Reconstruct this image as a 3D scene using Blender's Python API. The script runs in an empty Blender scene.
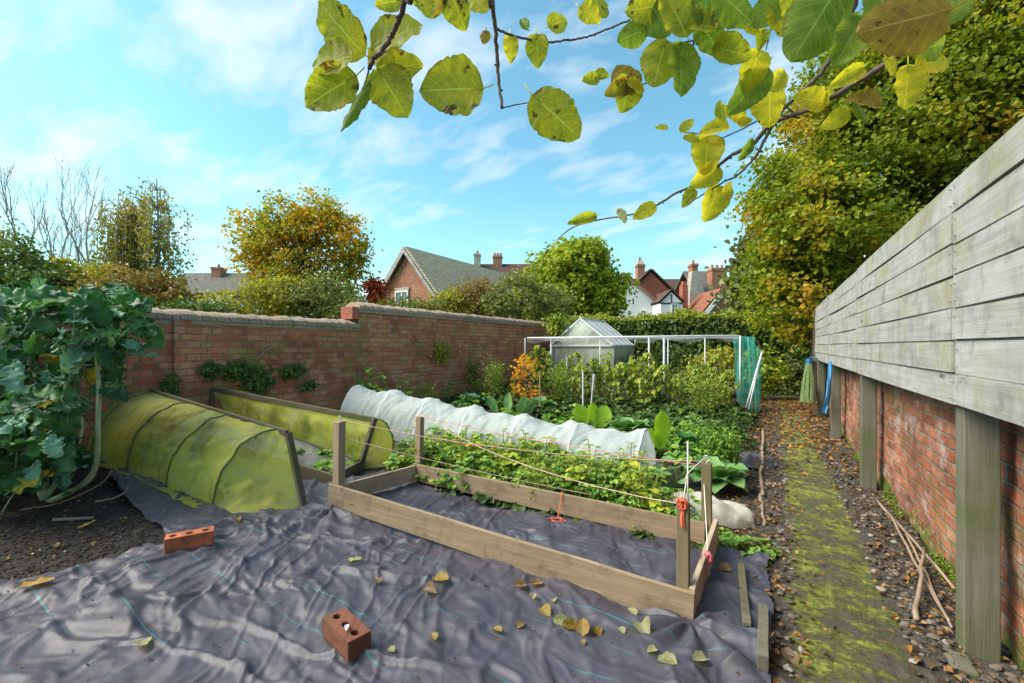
import bpy, math, random
import numpy as np
from mathutils import Vector, Matrix
R = math.radians
rng = np.random.default_rng(7)
random.seed(7)
sc = bpy.context.scene
COL = sc.collection
PI = math.pi

# ------------------------------------------------------------------ camera frame
H, F, TH = 1.3, 440.0, R(30.8)
c_, s_ = math.cos(TH), math.sin(TH)
RV = np.array([c_, s_, 0.0]); FV = np.array([-s_, c_, 0.0]); UV_ = np.array([0, 0, 1.0])
CAM = np.array([0, 0, H])
HY = 346.0
def P(px, py, d):
    return CAM + RV * ((px - 512) / F * d) + FV * d + UV_ * ((HY - py) / F * d)
def gz(x, y=None):
    x = np.asarray(x, float)
    t = np.clip(-x - 2.2, 0, 3.7)
    return 0.07 * t * t / (t + 0.25)
def G(px, py, dz=0.0):
    z = 0.0
    for _ in range(12):
        d = F * (H - z - dz) / (py - HY)
        p = P(px, py, d)
        z = float(gz(p[0]))
    return p
def onY(px, Y):        # ground position on the vertical line through column px at world Y
    a = math.atan((px - 512) / F) - TH
    return Y * math.tan(a)

# ------------------------------------------------------------------ noise
def vnoise(x, y, seed=0, z=None):
    """value noise, smooth, vectorised, -1..1"""
    xi = np.floor(x).astype(np.int64); yi = np.floor(y).astype(np.int64)
    xf = x - xi; yf = y - yi
    u = xf * xf * xf * (xf * (xf * 6 - 15) + 10); v = yf * yf * yf * (yf * (yf * 6 - 15) + 10)
    def h(a, b):
        n = (a * 374761393 + b * 668265263 + seed * 1442695041) & 0x7fffffff
        n = (n ^ (n >> 13)) * 1274126177 & 0x7fffffff
        return ((n ^ (n >> 16)) & 0xffff) / 32767.5 - 1
    return (h(xi, yi) * (1 - u) + h(xi + 1, yi) * u) * (1 - v) + (h(xi, yi + 1) * (1 - u) + h(xi + 1, yi + 1) * u) * v
def fbm(x, y, seed=0, o=4):
    r = 0; a = 1; t = 0
    for i in range(o):
        r = r + a * vnoise(x * 2 ** i + 13.7 * i, y * 2 ** i + 7.1 * i, seed + i); t += a; a *= .5
    return r / t
def ridged(x, y, seed=0):
    return 1 - np.abs(vnoise(x, y, seed)) * 2

# ------------------------------------------------------------------ mesh builder
class MB:
    def __init__(s): s.v = []; s.f = []; s.n = 0; s.uv = None; s.fl = []
    def add(s, v, f, off=None):
        v = np.asarray(v, float).reshape(-1, 3)
        s.v.append(v)
        f = np.asarray(f) if not isinstance(f, list) else f
        if isinstance(f, list):
            for q in f: s.fl.append([i + s.n for i in q])
        else: s.f.append(f + s.n)
        s.n += len(v)
    def verts(s): return np.concatenate(s.v) if s.v else np.zeros((0, 3))
    def build(s, name, mat, parent=None, loc=None, smooth=False, bevel=0, uv=None):
        v = s.verts()
        if loc is not None: v = v - np.asarray(loc)
        me = bpy.data.meshes.new(name)
        loops = []; starts = []; k = 0
        for q in s.fl: loops.append(np.array(q)); starts.append(np.array([k])); k += len(q)
        for a in s.f:
            m, w = a.shape
            loops.append(a.reshape(-1)); starts.append(k + np.arange(m) * w); k += m * w
        loops = np.concatenate(loops).astype(np.int32); starts = np.concatenate(starts).astype(np.int32)
        me.vertices.add(len(v)); me.vertices.foreach_set('co', v.astype(np.float32).reshape(-1))
        me.loops.add(len(loops)); me.loops.foreach_set('vertex_index', loops)
        me.polygons.add(len(starts)); me.polygons.foreach_set('loop_start', starts)
        me.polygons.foreach_set('use_smooth', np.full(len(starts), bool(smooth)))
        me.update(calc_edges=True); me.validate()
        if uv is not None:
            ul = me.uv_layers.new(name='uv')
            ul.data.foreach_set('uv', uv[loops].astype(np.float32).reshape(-1))
        o = bpy.data.objects.new(name, me); COL.objects.link(o)
        me.materials.append(mat)
        if parent is not None: o.parent = parent
        if bevel:
            b = o.modifiers.new('bevel', 'BEVEL'); b.width = bevel; b.segments = 2; b.limit_method = 'ANGLE'
        return o

def box(mb, a, b):
    x0, y0, z0 = a; x1, y1, z1 = b
    v = [(x0,y0,z0),(x1,y0,z0),(x1,y1,z0),(x0,y1,z0),(x0,y0,z1),(x1,y0,z1),(x1,y1,z1),(x0,y1,z1)]
    mb.add(v, [[0,3,2,1],[4,5,6,7],[0,1,5,4],[1,2,6,5],[2,3,7,6],[3,0,4,7]])
def unit(v):
    v = np.asarray(v, float); return v / (np.linalg.norm(v) + 1e-12)
def beam(mb, a, b, w, h, up=(0, 0, 1), seg=1, warp=0.0):
    """box from a to b, w across, h along up"""
    a = np.asarray(a, float); b = np.asarray(b, float)
    d = unit(b - a); sd = unit(np.cross(d, up)); u = np.cross(sd, d)
    vs = []; fs = []
    for i in range(seg + 1):
        t = i / seg; p = a + (b - a) * t
        if warp and 0 < i < seg: p = p + (rng.random(3) - .5) * warp
        for (e, g) in ((-1,-1),(1,-1),(1,1),(-1,1)): vs.append(p + sd * w / 2 * e + u * h / 2 * g)
    for i in range(seg):
        k = 4 * i
        for j in range(4): fs.append([k + j, k + (j + 1) % 4, k + 4 + (j + 1) % 4, k + 4 + j])
    fs.append([3, 2, 1, 0]); k = 4 * seg; fs.append([k, k + 1, k + 2, k + 3])
    mb.add(vs, fs)
def tube(mb, pts, r, n=6, cap=True):
    pts = np.asarray(pts, float); m = len(pts)
    r = np.full(m, r) if np.isscalar(r) else np.asarray(r, float)
    t = np.gradient(pts, axis=0); t /= (np.linalg.norm(t, axis=1)[:, None] + 1e-9)
    ref = np.array([0, 0, 1.0]) if abs(t[0][2]) < .9 else np.array([1.0, 0, 0])
    a = unit(np.cross(t[0], ref)); vs = []
    for i in range(m):
        a = unit(a - t[i] * np.dot(a, t[i])); b = np.cross(t[i], a)
        for k in range(n):
            q = 2 * PI * k / n; vs.append(pts[i] + (a * math.cos(q) + b * math.sin(q)) * r[i])
    k = np.arange(n); k2 = (k + 1) % n; fs = []
    for i in range(m - 1):
        o = i * n; fs.append(np.stack([o + k, o + k2, o + n + k2, o + n + k], 1))
    mb.add(vs, np.concatenate(fs))
    if cap:
        mb.fl.append([mb.n - m * n + j for j in range(n)][::-1]); mb.fl.append([mb.n - n + j for j in range(n)])
def smooth_path(pts, k=4):
    pts = [np.asarray(p, float) for p in pts]; out = []
    for i in range(len(pts) - 1):
        p0 = pts[max(i - 1, 0)]; p1 = pts[i]; p2 = pts[i + 1]; p3 = pts[min(i + 2, len(pts) - 1)]
        for j in range(k):
            t = j / k
            out.append(.5 * ((2 * p1) + (-p0 + p2) * t + (2*p0 - 5*p1 + 4*p2 - p3) * t*t + (-p0 + 3*p1 - 3*p2 + p3) * t**3))
    out.append(pts[-1]); return np.array(out)
def grid_faces(nu, nv):
    i, j = np.meshgrid(np.arange(nu - 1), np.arange(nv - 1), indexing='ij')
    a = (i * nv + j).reshape(-1)
    return np.stack([a, a + nv, a + nv + 1, a + 1], 1)

# ------------------------------------------------------------------ things
def tag(o, label=None, cat=None, group=None, kind=None):
    if label: o['label'] = label
    if cat: o['category'] = cat
    if group: o['group'] = group
    if kind: o['kind'] = kind
    return o
class Thing:
    def __init__(s, name, label, cat, loc=(0, 0, 0), group=None):
        s.o = bpy.data.objects.new(name, None); COL.objects.link(s.o)
        s.loc = np.asarray(loc, float); s.o.location = Vector(s.loc.tolist()); s.o.empty_display_size = .1
        tag(s.o, label, cat, group)
    def part(s, name, mb, mat, **k): return mb.build(name, mat, s.o, s.loc, **k)
    def sub(s, par, name, mb, mat, **k): return mb.build(name, mat, par, s.loc, **k)
def dup(root, loc, rz=0, sc_=1.0, label=None, group=None):
    r = root.copy(); COL.objects.link(r); r.location = Vector([float(q) for q in loc]); r.rotation_euler = (0, 0, rz); r.scale = (sc_,) * 3
    if label: r['label'] = label
    if group: r['group'] = group
    for ch in list(root.children):
        c = ch.copy(); COL.objects.link(c); c.parent = r
        for g2 in ch.children:
            d = g2.copy(); COL.objects.link(d); d.parent = c
    return r

# ------------------------------------------------------------------ materials
class NT:
    def __init__(s, name):
        s.m = bpy.data.materials.new(name); s.m.use_nodes = True; s.t = s.m.node_tree
        s.t.nodes.clear(); s.out = s.t.nodes.new('ShaderNodeOutputMaterial')
    def n(s, ty, **k):
        nd = s.t.nodes.new(ty)
        for a, b in k.items():
            if a[0] == '_': setattr(nd, a[1:], b)
            else:
                key = int(a[1:]) if a[0] == 'i' and a[1:].isdigit() else a.replace('__', ' ')
                s.set(nd.inputs[key], b)
        return nd
    def set(s, inp, v):
        if isinstance(v, bpy.types.NodeSocket): s.t.links.new(v, inp)
        elif hasattr(inp, 'default_value'):
            if isinstance(v, (tuple, list)) and len(v) == 3 and inp.type == 'RGBA': v = (*v, 1)
            inp.default_value = v
    def tc(s, w='Object'): return s.n('ShaderNodeTexCoord').outputs[w]
    def mapping(s, v, scale=(1,1,1), loc=(0,0,0), rot=(0,0,0)): return s.n('ShaderNodeMapping', Vector=v, Scale=scale, Location=loc, Rotation=rot).outputs[0]
    def noise(s, v, scale, detail=4, rough=.55, dist=0): return s.n('ShaderNodeTexNoise', Vector=v, Scale=scale, Detail=detail, Roughness=rough, Distortion=dist).outputs[0]
    def ramp(s, f, stops, interp='LINEAR'):
        nd = s.n('ShaderNodeValToRGB', Fac=f); cr = nd.color_ramp; cr.interpolation = interp
        while len(cr.elements) < len(stops): cr.elements.new(.5)
        for e, (p, c) in zip(cr.elements, stops):
            e.position = p; e.color = (*c, 1) if len(c) == 3 else c
        return nd.outputs[0]
    def step(s, f, a, b): return s.n('ShaderNodeMapRange', Value=f, From__Min=a, From__Max=b).outputs[0]
    def math(s, op, a, b=0.0): return s.n('ShaderNodeMath', _operation=op, i0=a, i1=b).outputs[0]
    def mix(s, f, a, b, mode='MIX'):
        nd = s.n('ShaderNodeMix', _data_type='RGBA', _blend_type=mode, i0=f); s.set(nd.inputs[6], a); s.set(nd.inputs[7], b); return nd.outputs[2]
    def bump(s, h, st=.3, d=.01, nrm=None):
        nd = s.n('ShaderNodeBump', Height=h, Strength=st, Distance=d)
        if nrm is not None: s.set(nd.inputs['Normal'], nrm)
        return nd.outputs[0]
    def bsdf(s, col, rough=.7, nrm=None, **k):
        nd = s.n('ShaderNodeBsdfPrincipled', Base__Color=col, Roughness=rough, **k)
        if nrm is not None: s.set(nd.inputs['Normal'], nrm)
        return nd.outputs[0]
    def done(s, sh): s.t.links.new(sh, s.out.inputs[0]); return s.m

def mat_plain(name, col, rough=.6, var=.25, scale=6, metal=0, bump=.2):
    m = NT(name); v = m.tc(); n1 = m.noise(v, scale); n2 = m.noise(v, scale * 9)
    c = m.mix(m.step(n1, .3, .7), tuple(x * (1 - var) for x in col), tuple(min(1, x * (1 + var)) for x in col))
    return m.done(m.bsdf(c, rough, m.bump(n2, bump, .004), Metallic=metal))

def mat_leaf(name, stops, spots=None, scale=.8, trans=.35, rough=.5, patch=.45, spec=.3, bigpatch=None):
    """stops: colours spread over random per leaf + patch noise"""
    m = NT(name); v = m.tc()
    rnd = m.n('ShaderNodeNewGeometry').outputs['Random Per Island']
    n1 = m.step(m.noise(v, scale, 2), .3, .7)
    f = m.math('ADD', m.math('MULTIPLY', rnd, 1 - patch), m.math('MULTIPLY', n1, patch))
    stops = [(min(.8, x[0] * 1.75), min(.8, x[1] * 1.45), x[2] * 1.0) for x in stops]
    k = len(stops)
    c = m.ramp(f, [(.08 + .84 * i / max(1, k - 1), x) for i, x in enumerate(stops)])
    if bigpatch:      # (scale, lo, hi, colour stops)
        nb = m.step(m.noise(v, bigpatch[0], 1), bigpatch[1], bigpatch[2])
        c2 = m.ramp(rnd, [(i / max(1, len(bigpatch[3]) - 1), x) for i, x in enumerate(bigpatch[3])])
        c = m.mix(nb, c, c2)
    if spots:
        sp = m.step(m.noise(v, spots[0], 3), spots[1], spots[1] + .06)
        c = m.mix(sp, c, spots[2])
    a = m.bsdf(c, rough, **{'Specular__IOR__Level': spec})
    if trans:
        tr = m.n('ShaderNodeBsdfTranslucent', Color=m.mix(1.0, c, (1.1, 1.15, .5), 'MULTIPLY')).outputs[0]
        a = m.n('ShaderNodeMixShader', i0=trans, i1=a, i2=tr).outputs[0]
    return m.done(a)

def mat_wood(name, cols, axis='X', moss=0, rough=.75, knots=True, mosscol=(.10, .12, .03), dirt=0, stains=0):
    m = NT(name); v = m.tc(); oi = m.n('ShaderNodeObjectInfo').outputs['Random']
    off = m.n('ShaderNodeVectorMath', _operation='SCALE', i0=(7.3, 3.1, 5.7)); m.set(off.inputs['Scale'], oi)
    v = m.n('ShaderNodeVectorMath', _operation='ADD', i0=v, i1=off.outputs[0]).outputs[0]
    lo, hi = 1.2, 26
    sc3 = {'X': (lo, hi, hi), 'Y': (hi, lo, hi), 'Z': (hi, hi, lo)}[axis]
    g = m.noise(m.mapping(v, sc3), 1.6, 6, .62, .6)
    sc4 = {'X': (3, 90, 90), 'Y': (90, 3, 90), 'Z': (90, 90, 3)}[axis]
    g2 = m.noise(m.mapping(v, sc4), 1.5, 3)
    big = m.noise(v, 2.2, 4)
    c = m.ramp(g, [(.25, cols[0]), (.5, cols[1]), (.75, cols[2])])
    c = m.mix(m.math('MULTIPLY', m.step(big, .4, .75), .45), c, cols[0])
    c = m.mix(m.step(oi, 0, 1), c, m.mix(.22, c, cols[2]))
    if knots:
        kn = m.n('ShaderNodeTexVoronoi', Vector=m.mapping(v, {'X': (2.2, 9, 9), 'Y': (9, 2.2, 9), 'Z': (9, 9, 2.2)}[axis]), Scale=.8).outputs[0]
        c = m.mix(m.math('MULTIPLY', m.math('SUBTRACT', 1.0, m.step(kn, .035, .09)), .75), c, tuple(x * .3 for x in cols[0]))
    if dirt:
        dn = m.noise(m.mapping(v, (3, 3, 3)), 2.5, 6, .7)
        c = m.mix(m.math('MULTIPLY', m.step(dn, .52, .68), dirt), c, tuple(x * .42 for x in cols[0]))
    if moss:
        mn = m.noise(m.mapping(v, (1, 1, 1.5)), 2.3, 6, .65)
        c = m.mix(m.math('MULTIPLY', m.step(mn, .52 - moss * .15, .68), .75), c, mosscol)
    if stains:
        sn = m.noise(m.mapping(v, (5, 3.5, 1.6)), 1.6, 7, .75)
        c = m.mix(m.math('MULTIPLY', m.step(sn, .50, .70), stains), c, tuple(x * .55 for x in cols[0]))
        kv = m.n('ShaderNodeTexVoronoi', Vector=m.mapping(v, (3, 2.0, 7)), Scale=1.0).outputs[0]
        c = m.mix(m.math('MULTIPLY', m.math('SUBTRACT', 1.0, m.step(kv, .075, .12)), .75), c, (.07, .05, .04))
    h = m.math('ADD', m.math('MULTIPLY', g, .6), m.math('MULTIPLY', g2, .5))
    return m.done(m.bsdf(c, rough, m.bump(h, .55, .004), **{'Specular__IOR__Level': .25}))

def mat_brick(name, stops, mortar, bw=.225, bh=.075, moss=.4, mosscol=(.075, .085, .02), msize=.009, stain=.4, bumpd=.012, warp=.012, pale=0, shift=0, mossz=None, hot=.25):
    m = NT(name); v = m.tc()
    sep = m.n('ShaderNodeSeparateXYZ', Vector=v)
    u = m.math('ADD', sep.outputs[0], sep.outputs[1])
    uvv = m.n('ShaderNodeCombineXYZ', X=u, Y=sep.outputs[2]).outputs[0]
    wn = m.n('ShaderNodeTexNoise', Vector=uvv, Scale=9.0, Detail=5, Roughness=.6).outputs[1]
    w2 = m.n('ShaderNodeVectorMath', _operation='SUBTRACT', i0=wn, i1=(.5, .5, .5)).outputs[0]
    w3 = m.n('ShaderNodeVectorMath', _operation='SCALE', i0=w2); m.set(w3.inputs['Scale'], warp * 2)
    uvw = m.n('ShaderNodeVectorMath', _operation='ADD', i0=uvv, i1=w3.outputs[0]).outputs[0]
    br = m.n('ShaderNodeTexBrick', Vector=uvw, Color1=(0, 0, 0), Color2=(1, 1, 1), Mortar=(.5, .5, .5), Scale=1.0)
    br.inputs['Mortar Size'].default_value = msize; br.inputs['Mortar Smooth'].default_value = .35
    br.inputs['Brick Width'].default_value = bw; br.inputs['Row Height'].default_value = bh; br.inputs['Bias'].default_value = 0
    br.offset = .5; br.squash = .5; br.squash_frequency = 2
    n1 = m.noise(uvv, 9, 5, .65); n2 = m.noise(uvv, 1.3, 4, .6); n3 = m.noise(uvv, 45, 4, .7)
    f = m.math('ADD', m.math('MULTIPLY', br.outputs[0], .68), m.math('MULTIPLY', m.step(n1, .25, .75), .32))
    c = m.ramp(f, [(i / (len(stops) - 1), x) for i, x in enumerate(stops)])
    hn = m.noise(m.mapping(uvv, (1, 1.6, 1), (3, 8, 0)), 2.1, 5, .65)
    c = m.mix(m.math('MULTIPLY', m.step(hn, .52, .66), hot), c, m.mix(br.outputs[0], (.36, .12, .055), (.50, .24, .12)))
    c = m.mix(m.math('MULTIPLY', m.step(hn, .46, .36), .45), c, tuple(x * .5 for x in stops[0]))
    c = m.mix(m.math('MULTIPLY', m.step(n3, .45, .75), .35), c, tuple(x * .35 for x in stops[1]))
    mfac = m.math('MULTIPLY', br.outputs[1], m.step(m.noise(uvv, 6, 5, .7), .34, .52))
    c = m.mix(mfac, c, m.mix(m.step(n1, .3, .7), tuple(x * .55 for x in mortar), mortar))
    c = m.mix(m.math('MULTIPLY', m.step(n2, .45, .7), stain), c, tuple(x * .4 for x in stops[0]))
    if pale:
        pn = m.noise(m.mapping(uvv, (1, 1, 1), (5.2, 1.7, 0)), 3.5, 6, .7)
        c = m.mix(m.math('MULTIPLY', m.step(pn, .54, .66), pale), c, (.42, .34, .31))
    if moss:
        mn = m.noise(m.mapping(uvv, (1, 1.4, 1), (9, 4, 0)), 1.7, 7, .72)
        mk = m.step(mn, .62 - moss * .18, .74 - moss * .1)
        c = m.mix(m.math('MULTIPLY', mk, .8), c, m.mix(m.step(n3, .3, .7), mosscol, tuple(x * 2.0 for x in mosscol)))
    if mossz:     # damp green band near the foot of the wall
        zz = m.math('SUBTRACT', m.step(sep.outputs[2], mossz[1], mossz[0]), m.math('ADD', m.math('MULTIPLY', m.step(n1, .3, .7), .6), m.math('MULTIPLY', m.step(n2, .35, .65), .55)))
        c = m.mix(m.step(zz, 0.0, .3), c, m.mix(m.step(n3, .3, .7), (.05, .075, .015), (.13, .17, .03)))
    h = m.math('ADD', m.math('MULTIPLY', m.math('SUBTRACT', 1.0, br.outputs[1]), 1.0), m.math('MULTIPLY', n3, .35))
    h = m.math('ADD', h, m.math('MULTIPLY', n1, .35))
    return m.done(m.bsdf(c, .88, m.bump(h, .9, bumpd), **{'Specular__IOR__Level': .2}))

def mat_roof(name, c1, c2, rowh=.14, lichen=.3, lc=(.28, .27, .2)):
    m = NT(name); v = m.tc(); sep = m.n('ShaderNodeSeparateXYZ', Vector=v)
    u = m.math('ADD', sep.outputs[0], sep.outputs[1])
    uvv = m.n('ShaderNodeCombineXYZ', X=u, Y=sep.outputs[2]).outputs[0]
    br = m.n('ShaderNodeTexBrick', Vector=uvv, Color1=(0, 0, 0), Color2=(1, 1, 1), Mortar=(.1, .1, .1), Scale=1.0)
    br.inputs['Mortar Size'].default_value = .012; br.inputs['Brick Width'].default_value = .2; br.inputs['Row Height'].default_value = rowh
    n1 = m.noise(uvv, 2.5, 6, .7); n2 = m.noise(uvv, 14, 4, .7)
    f = m.math('ADD', m.math('MULTIPLY', br.outputs[0], .5), m.math('MULTIPLY', n2, .5))
    c = m.mix(f, c1, c2)
    c = m.mix(br.outputs[1], c, tuple(x * .35 for x in c1))
    c = m.mix(m.math('MULTIPLY', m.step(n1, .48, .66), lichen), c, lc)
    return m.done(m.bsdf(c, .9, m.bump(m.math('SUBTRACT', 1, br.outputs[1]), .6, .02), **{'Specular__IOR__Level': .12}))

# soil
def make_soil():
    m = NT('soil'); v = m.tc(); n1 = m.noise(v, 1.2, 5); n2 = m.noise(v, 30, 6, .75); n3 = m.noise(v, 150, 4, .7)
    c = m.ramp(n2, [(.3, (.018, .013, .011)), (.5, (.045, .033, .026)), (.7, (.10, .075, .058))])
    c = m.mix(m.math('MULTIPLY', m.step(n1, .45, .65), .5), c, (.028, .02, .014))
    c = m.mix(m.math('MULTIPLY', m.step(n3, .62, .72), .6), c, (.19, .15, .11))
    sep = m.n('ShaderNodeSeparateXYZ', Vector=v)
    far = m.step(m.math('ADD', sep.outputs[1], m.math('MULTIPLY', n1, 3.0)), 18.5, 20)
    left = m.step(sep.outputs[0], -6.2, -6.6)
    gr = m.mix(n2, (.035, .06, .015), (.08, .12, .03))
    c = m.mix(m.math('MAXIMUM', far, left), c, gr)
    h = m.math('ADD', n2, m.math('MULTIPLY', n3, .5))
    return m.done(m.bsdf(c, .9, m.bump(h, 1.0, .035)))
def make_path():
    m = NT('mossy_path'); v = m.tc(); sep = m.n('ShaderNodeSeparateXYZ', Vector=v)
    nl = m.noise(v, 3.0, 5, .65); n2 = m.noise(m.mapping(v, (.7, 1.25, 1)), 8, 8, .8); n3 = m.noise(v, 120, 4, .7); n4 = m.noise(v, 38, 5, .75)
    base = m.ramp(n4, [(.3, (.022, .017, .012)), (.5, (.055, .044, .033)), (.68, (.12, .10, .08))])
    slab = m.mix(n4, (.05, .045, .032), (.12, .105, .08))
    # slab band with moss growing along it
    xw = m.math('ADD', sep.outputs[0], m.math('MULTIPLY', m.math('SUBTRACT', nl, .5), .35))
    band = m.math('MULTIPLY', m.step(xw, .02, .12), m.step(xw, .56, .44))
    c = m.mix(m.math('MULTIPLY', band, .55), base, slab)
    mk = m.math('ADD', m.math('MULTIPLY', band, .185), m.math('SUBTRACT', n2, .66))
    mk = m.math('ADD', mk, m.math('MULTIPLY', m.math('SUBTRACT', nl, .5), .25))
    mk = m.step(mk, -.05, .06)
    moss = m.ramp(n4, [(.3, (.055, .068, .010)), (.5, (.155, .175, .018)), (.7, (.30, .31, .04))])
    c = m.mix(mk, c, moss)
    h = m.math('ADD', m.math('MULTIPLY', mk, .6), m.math('ADD', n4, m.math('MULTIPLY', n3, .5)))
    return m.done(m.bsdf(c, .9, m.bump(h, .9, .018)))
def make_membrane():
    m = NT('woven_weed_membrane'); v = m.tc('UV')
    sep = m.n('ShaderNodeSeparateXYZ', Vector=v)
    n1 = m.noise(v, 1.6, 5, .6); n2 = m.noise(v, 22, 5, .7); n3 = m.noise(v, 5, 6, .7)
    c = m.ramp(n1, [(.3, (.026, .024, .036)), (.7, (.062, .058, .078))])
    c = m.mix(m.math('MULTIPLY', m.step(n3, .50, .68), .5), c, (.105, .095, .105))      # dust
    c = m.mix(m.math('MULTIPLY', m.step(m.noise(v, 7, 7, .75), .56, .68), .6), c, (.045, .033, .024))    # soil crumbs
    # turquoise guide threads every 0.19 m
    yy = m.math('ADD', sep.outputs[1], m.math('MULTIPLY', m.math('SUBTRACT', n1, .5), .02))
    w = m.math('ABSOLUTE', m.math('SUBTRACT', m.math('FRACT', m.math('DIVIDE', m.math('ADD', yy, .02), .19)), .5))
    ln = m.step(w, .022, .010)
    ln = m.math('MULTIPLY', ln, m.step(m.noise(m.mapping(v, (1, 5, 1)), 1.9, 3), .47, .60))
    c = m.mix(m.math('MULTIPLY', ln, .5), c, (.02, .24, .25))
    # weave
    wv = m.n('ShaderNodeTexChecker', Vector=v, Scale=500.0).outputs[1]
    h = m.math('ADD', m.math('MULTIPLY', n3, 1.0), m.math('MULTIPLY', n2, .35))
    h = m.math('ADD', h, m.math('MULTIPLY', m.noise(v, 260, 3, .7), .25))
    nb = m.bump(h, .45, .010)
    return m.done(m.bsdf(c, m.math('ADD', .42, m.math('MULTIPLY', n3, .22)), nb, **{'Specular__IOR__Level': .50}))
def mat_net(name, c1, c2, alpha, trans=.4, scale=4, patches=None):
    m = NT(name); v = m.tc(); n1 = m.noise(v, scale, 5, .65); n2 = m.noise(m.mapping(v, (1, 1, 1)), scale * 5, 4)
    c = m.mix(m.step(n1, .35, .65), c1, c2)
    if patches: c = m.mix(m.math('MULTIPLY', m.step(m.noise(m.mapping(v, (1, 1, 1), (4, 2, 1)), 2.3, 5, .7), .5, .62), .7), c, patches)
    a = m.bsdf(c, .6, m.bump(n2, .3, .01))
    tr = m.n('ShaderNodeBsdfTranslucent', Color=c).outputs[0]
    a = m.n('ShaderNodeMixShader', i0=trans, i1=a, i2=tr).outputs[0]
    t = m.n('ShaderNodeBsdfTransparent').outputs[0]
    n5 = m.noise(v, 110, 3, .8)
    if patches:
        st_ = m.noise(m.mapping(v, (.8, 3, 3)), 3.2, 6, .7); c = m.mix(m.math('MULTIPLY', m.step(st_, .54, .66), .42), c, tuple(x * .4 for x in c2))
        c = m.mix(m.math('MULTIPLY', m.step(n5, .5, .7), .35), c, tuple(x * .4 for x in c2))
        st2 = m.noise(m.mapping(v, (2, 1, 1), (7, 3, 3)), 1.6, 4, .6); fa0 = m.math('SUBTRACT', alpha, m.math('MULTIPLY', m.step(st2, .48, .62), .38))
        a = m.bsdf(c, .6, m.bump(m.math('ADD', n2, n5), .5, .01)); tr = m.n('ShaderNodeBsdfTranslucent', Color=c).outputs[0]; a = m.n('ShaderNodeMixShader', i0=trans, i1=a, i2=tr).outputs[0]
    else: fa0 = alpha
    fa = m.math('ADD', fa0, m.math('ADD', m.math('MULTIPLY', m.math('SUBTRACT', n1, .5), .5), m.math('MULTIPLY', m.math('SUBTRACT', n5, .5), .8)))
    return m.done(m.n('ShaderNodeMixShader', i0=fa, i1=t, i2=a).outputs[0])

M = {}
M['soil'] = make_soil(); M['path'] = make_path(); M['membrane'] = make_membrane()
M['wall_l'] = mat_brick('old_red_brick', [(.24, .085, .055), (.46, .145, .08), (.58, .20, .105), (.58, .29, .16), (.40, .22, .15)], (.30, .25, .19), .235, .080, moss=.6, mosscol=(.14, .15, .03), stain=.5, mossz=(.05, .55), warp=.024, bumpd=.025, hot=.5)
M['wall_r'] = mat_brick('weathered_red_brick', [(.13, .06, .04), (.34, .105, .058), (.46, .17, .095), (.46, .28, .20)], (.32, .26, .20), .225, .073, moss=.5, stain=.7, pale=.75, mossz=(-.02, .34), warp=.014, msize=.010, bumpd=.025)
M['brick_new'] = mat_plain('orange_brick', (.36, .10, .042), .85, .5, 16, bump=.8)
M['brick_old'] = mat_brick('mossy_brick', [(.11, .045, .028), (.21, .08, .05), (.33, .16, .11)], (.3, .12, .07), 5, 5, moss=1.1, mosscol=(.03, .035, .012), stain=.5)
M['dark'] = mat_plain('dark_hole', (.03, .018, .012), .9)
M['coping'] = mat_brick('lichened_coping_brick', [(.26, .19, .15), (.42, .31, .25), (.55, .43, .36), (.62, .56, .48)], (.3, .25, .2), 9, 9, moss=.7, mosscol=(.17, .17, .05), stain=.15)
M['plank'] = mat_wood('new_softwood', [(.15, .10, .062), (.25, .175, .11), (.36, .265, .175)], 'X', dirt=.5)
M['plank_y'] = mat_wood('new_softwood_end', [(.22, .16, .11), (.36, .27, .19), (.48, .38, .28)], 'Y', dirt=.4)
M['post'] = mat_wood('green_treated_post', [(.09, .075, .04), (.16, .125, .07), (.22, .17, .10)], 'Z')
M['post_pale'] = mat_wood('pale_post', [(.20, .14, .09), (.30, .21, .14), (.40, .30, .21)], 'Z')
M['fence'] = mat_wood('silvered_board', [(.225, .21, .20), (.335, .322, .31), (.43, .415, .40)], 'Y', moss=.3, mosscol=(.25, .245, .12), dirt=.45, stains=.6)
M['fpost'] = mat_wood('algae_post', [(.075, .07, .05), (.125, .115, .085), (.18, .165, .13)], 'Z', moss=.4, mosscol=(.07, .09, .025))
M['oldwood'] = mat_wood('dark_old_wood', [(.06, .05, .035), (.11, .09, .065), (.17, .14, .10)], 'X', moss=.4, mosscol=(.08, .09, .02))
M['cane'] = mat_wood('dry_cane', [(.16, .11, .075), (.25, .18, .13), (.34, .26, .19)], 'Y', knots=False)
M['bark'] = mat_plain('bark', (.075, .06, .045), .9, .4, 12, bump=.6)
M['twig'] = mat_plain('grey_twig', (.09, .065, .05), .8, .35, 30, bump=.4)
M['birchbark'] = mat_plain('pale_bark', (.30, .27, .23), .8, .4, 5, bump=.3)
M['green_net'] = mat_net('algae_net', (.84, .80, .12), (.56, .60, .12), .76, .5, 4.5, patches=(.50, .56, .30))
M['fleece'] = mat_net('white_fleece', (.86, .88, .88), (.74, .80, .82), .66, .55, 9)
M['fleece_old'] = mat_net('dirty_fleece', (.45, .44, .36), (.62, .60, .52), .8, .3, 5)
M['teal_net'] = mat_net('teal_net', (.10, .60, .48), (.16, .70, .60), .60, .6, 3)
M['cage_net'] = mat_net('fine_net', (.42, .42, .45), (.5, .5, .52), .28, .3, 3)
M['white'] = mat_plain('white_pole', (.62, .62, .62), .4, .12, 8)
M['hoop'] = mat_plain('hoop_pipe', (.72, .74, .70), .5, .1)
M['hoop_g'] = mat_plain('dark_hoop', (.12, .15, .04), .6, .2)
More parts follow.
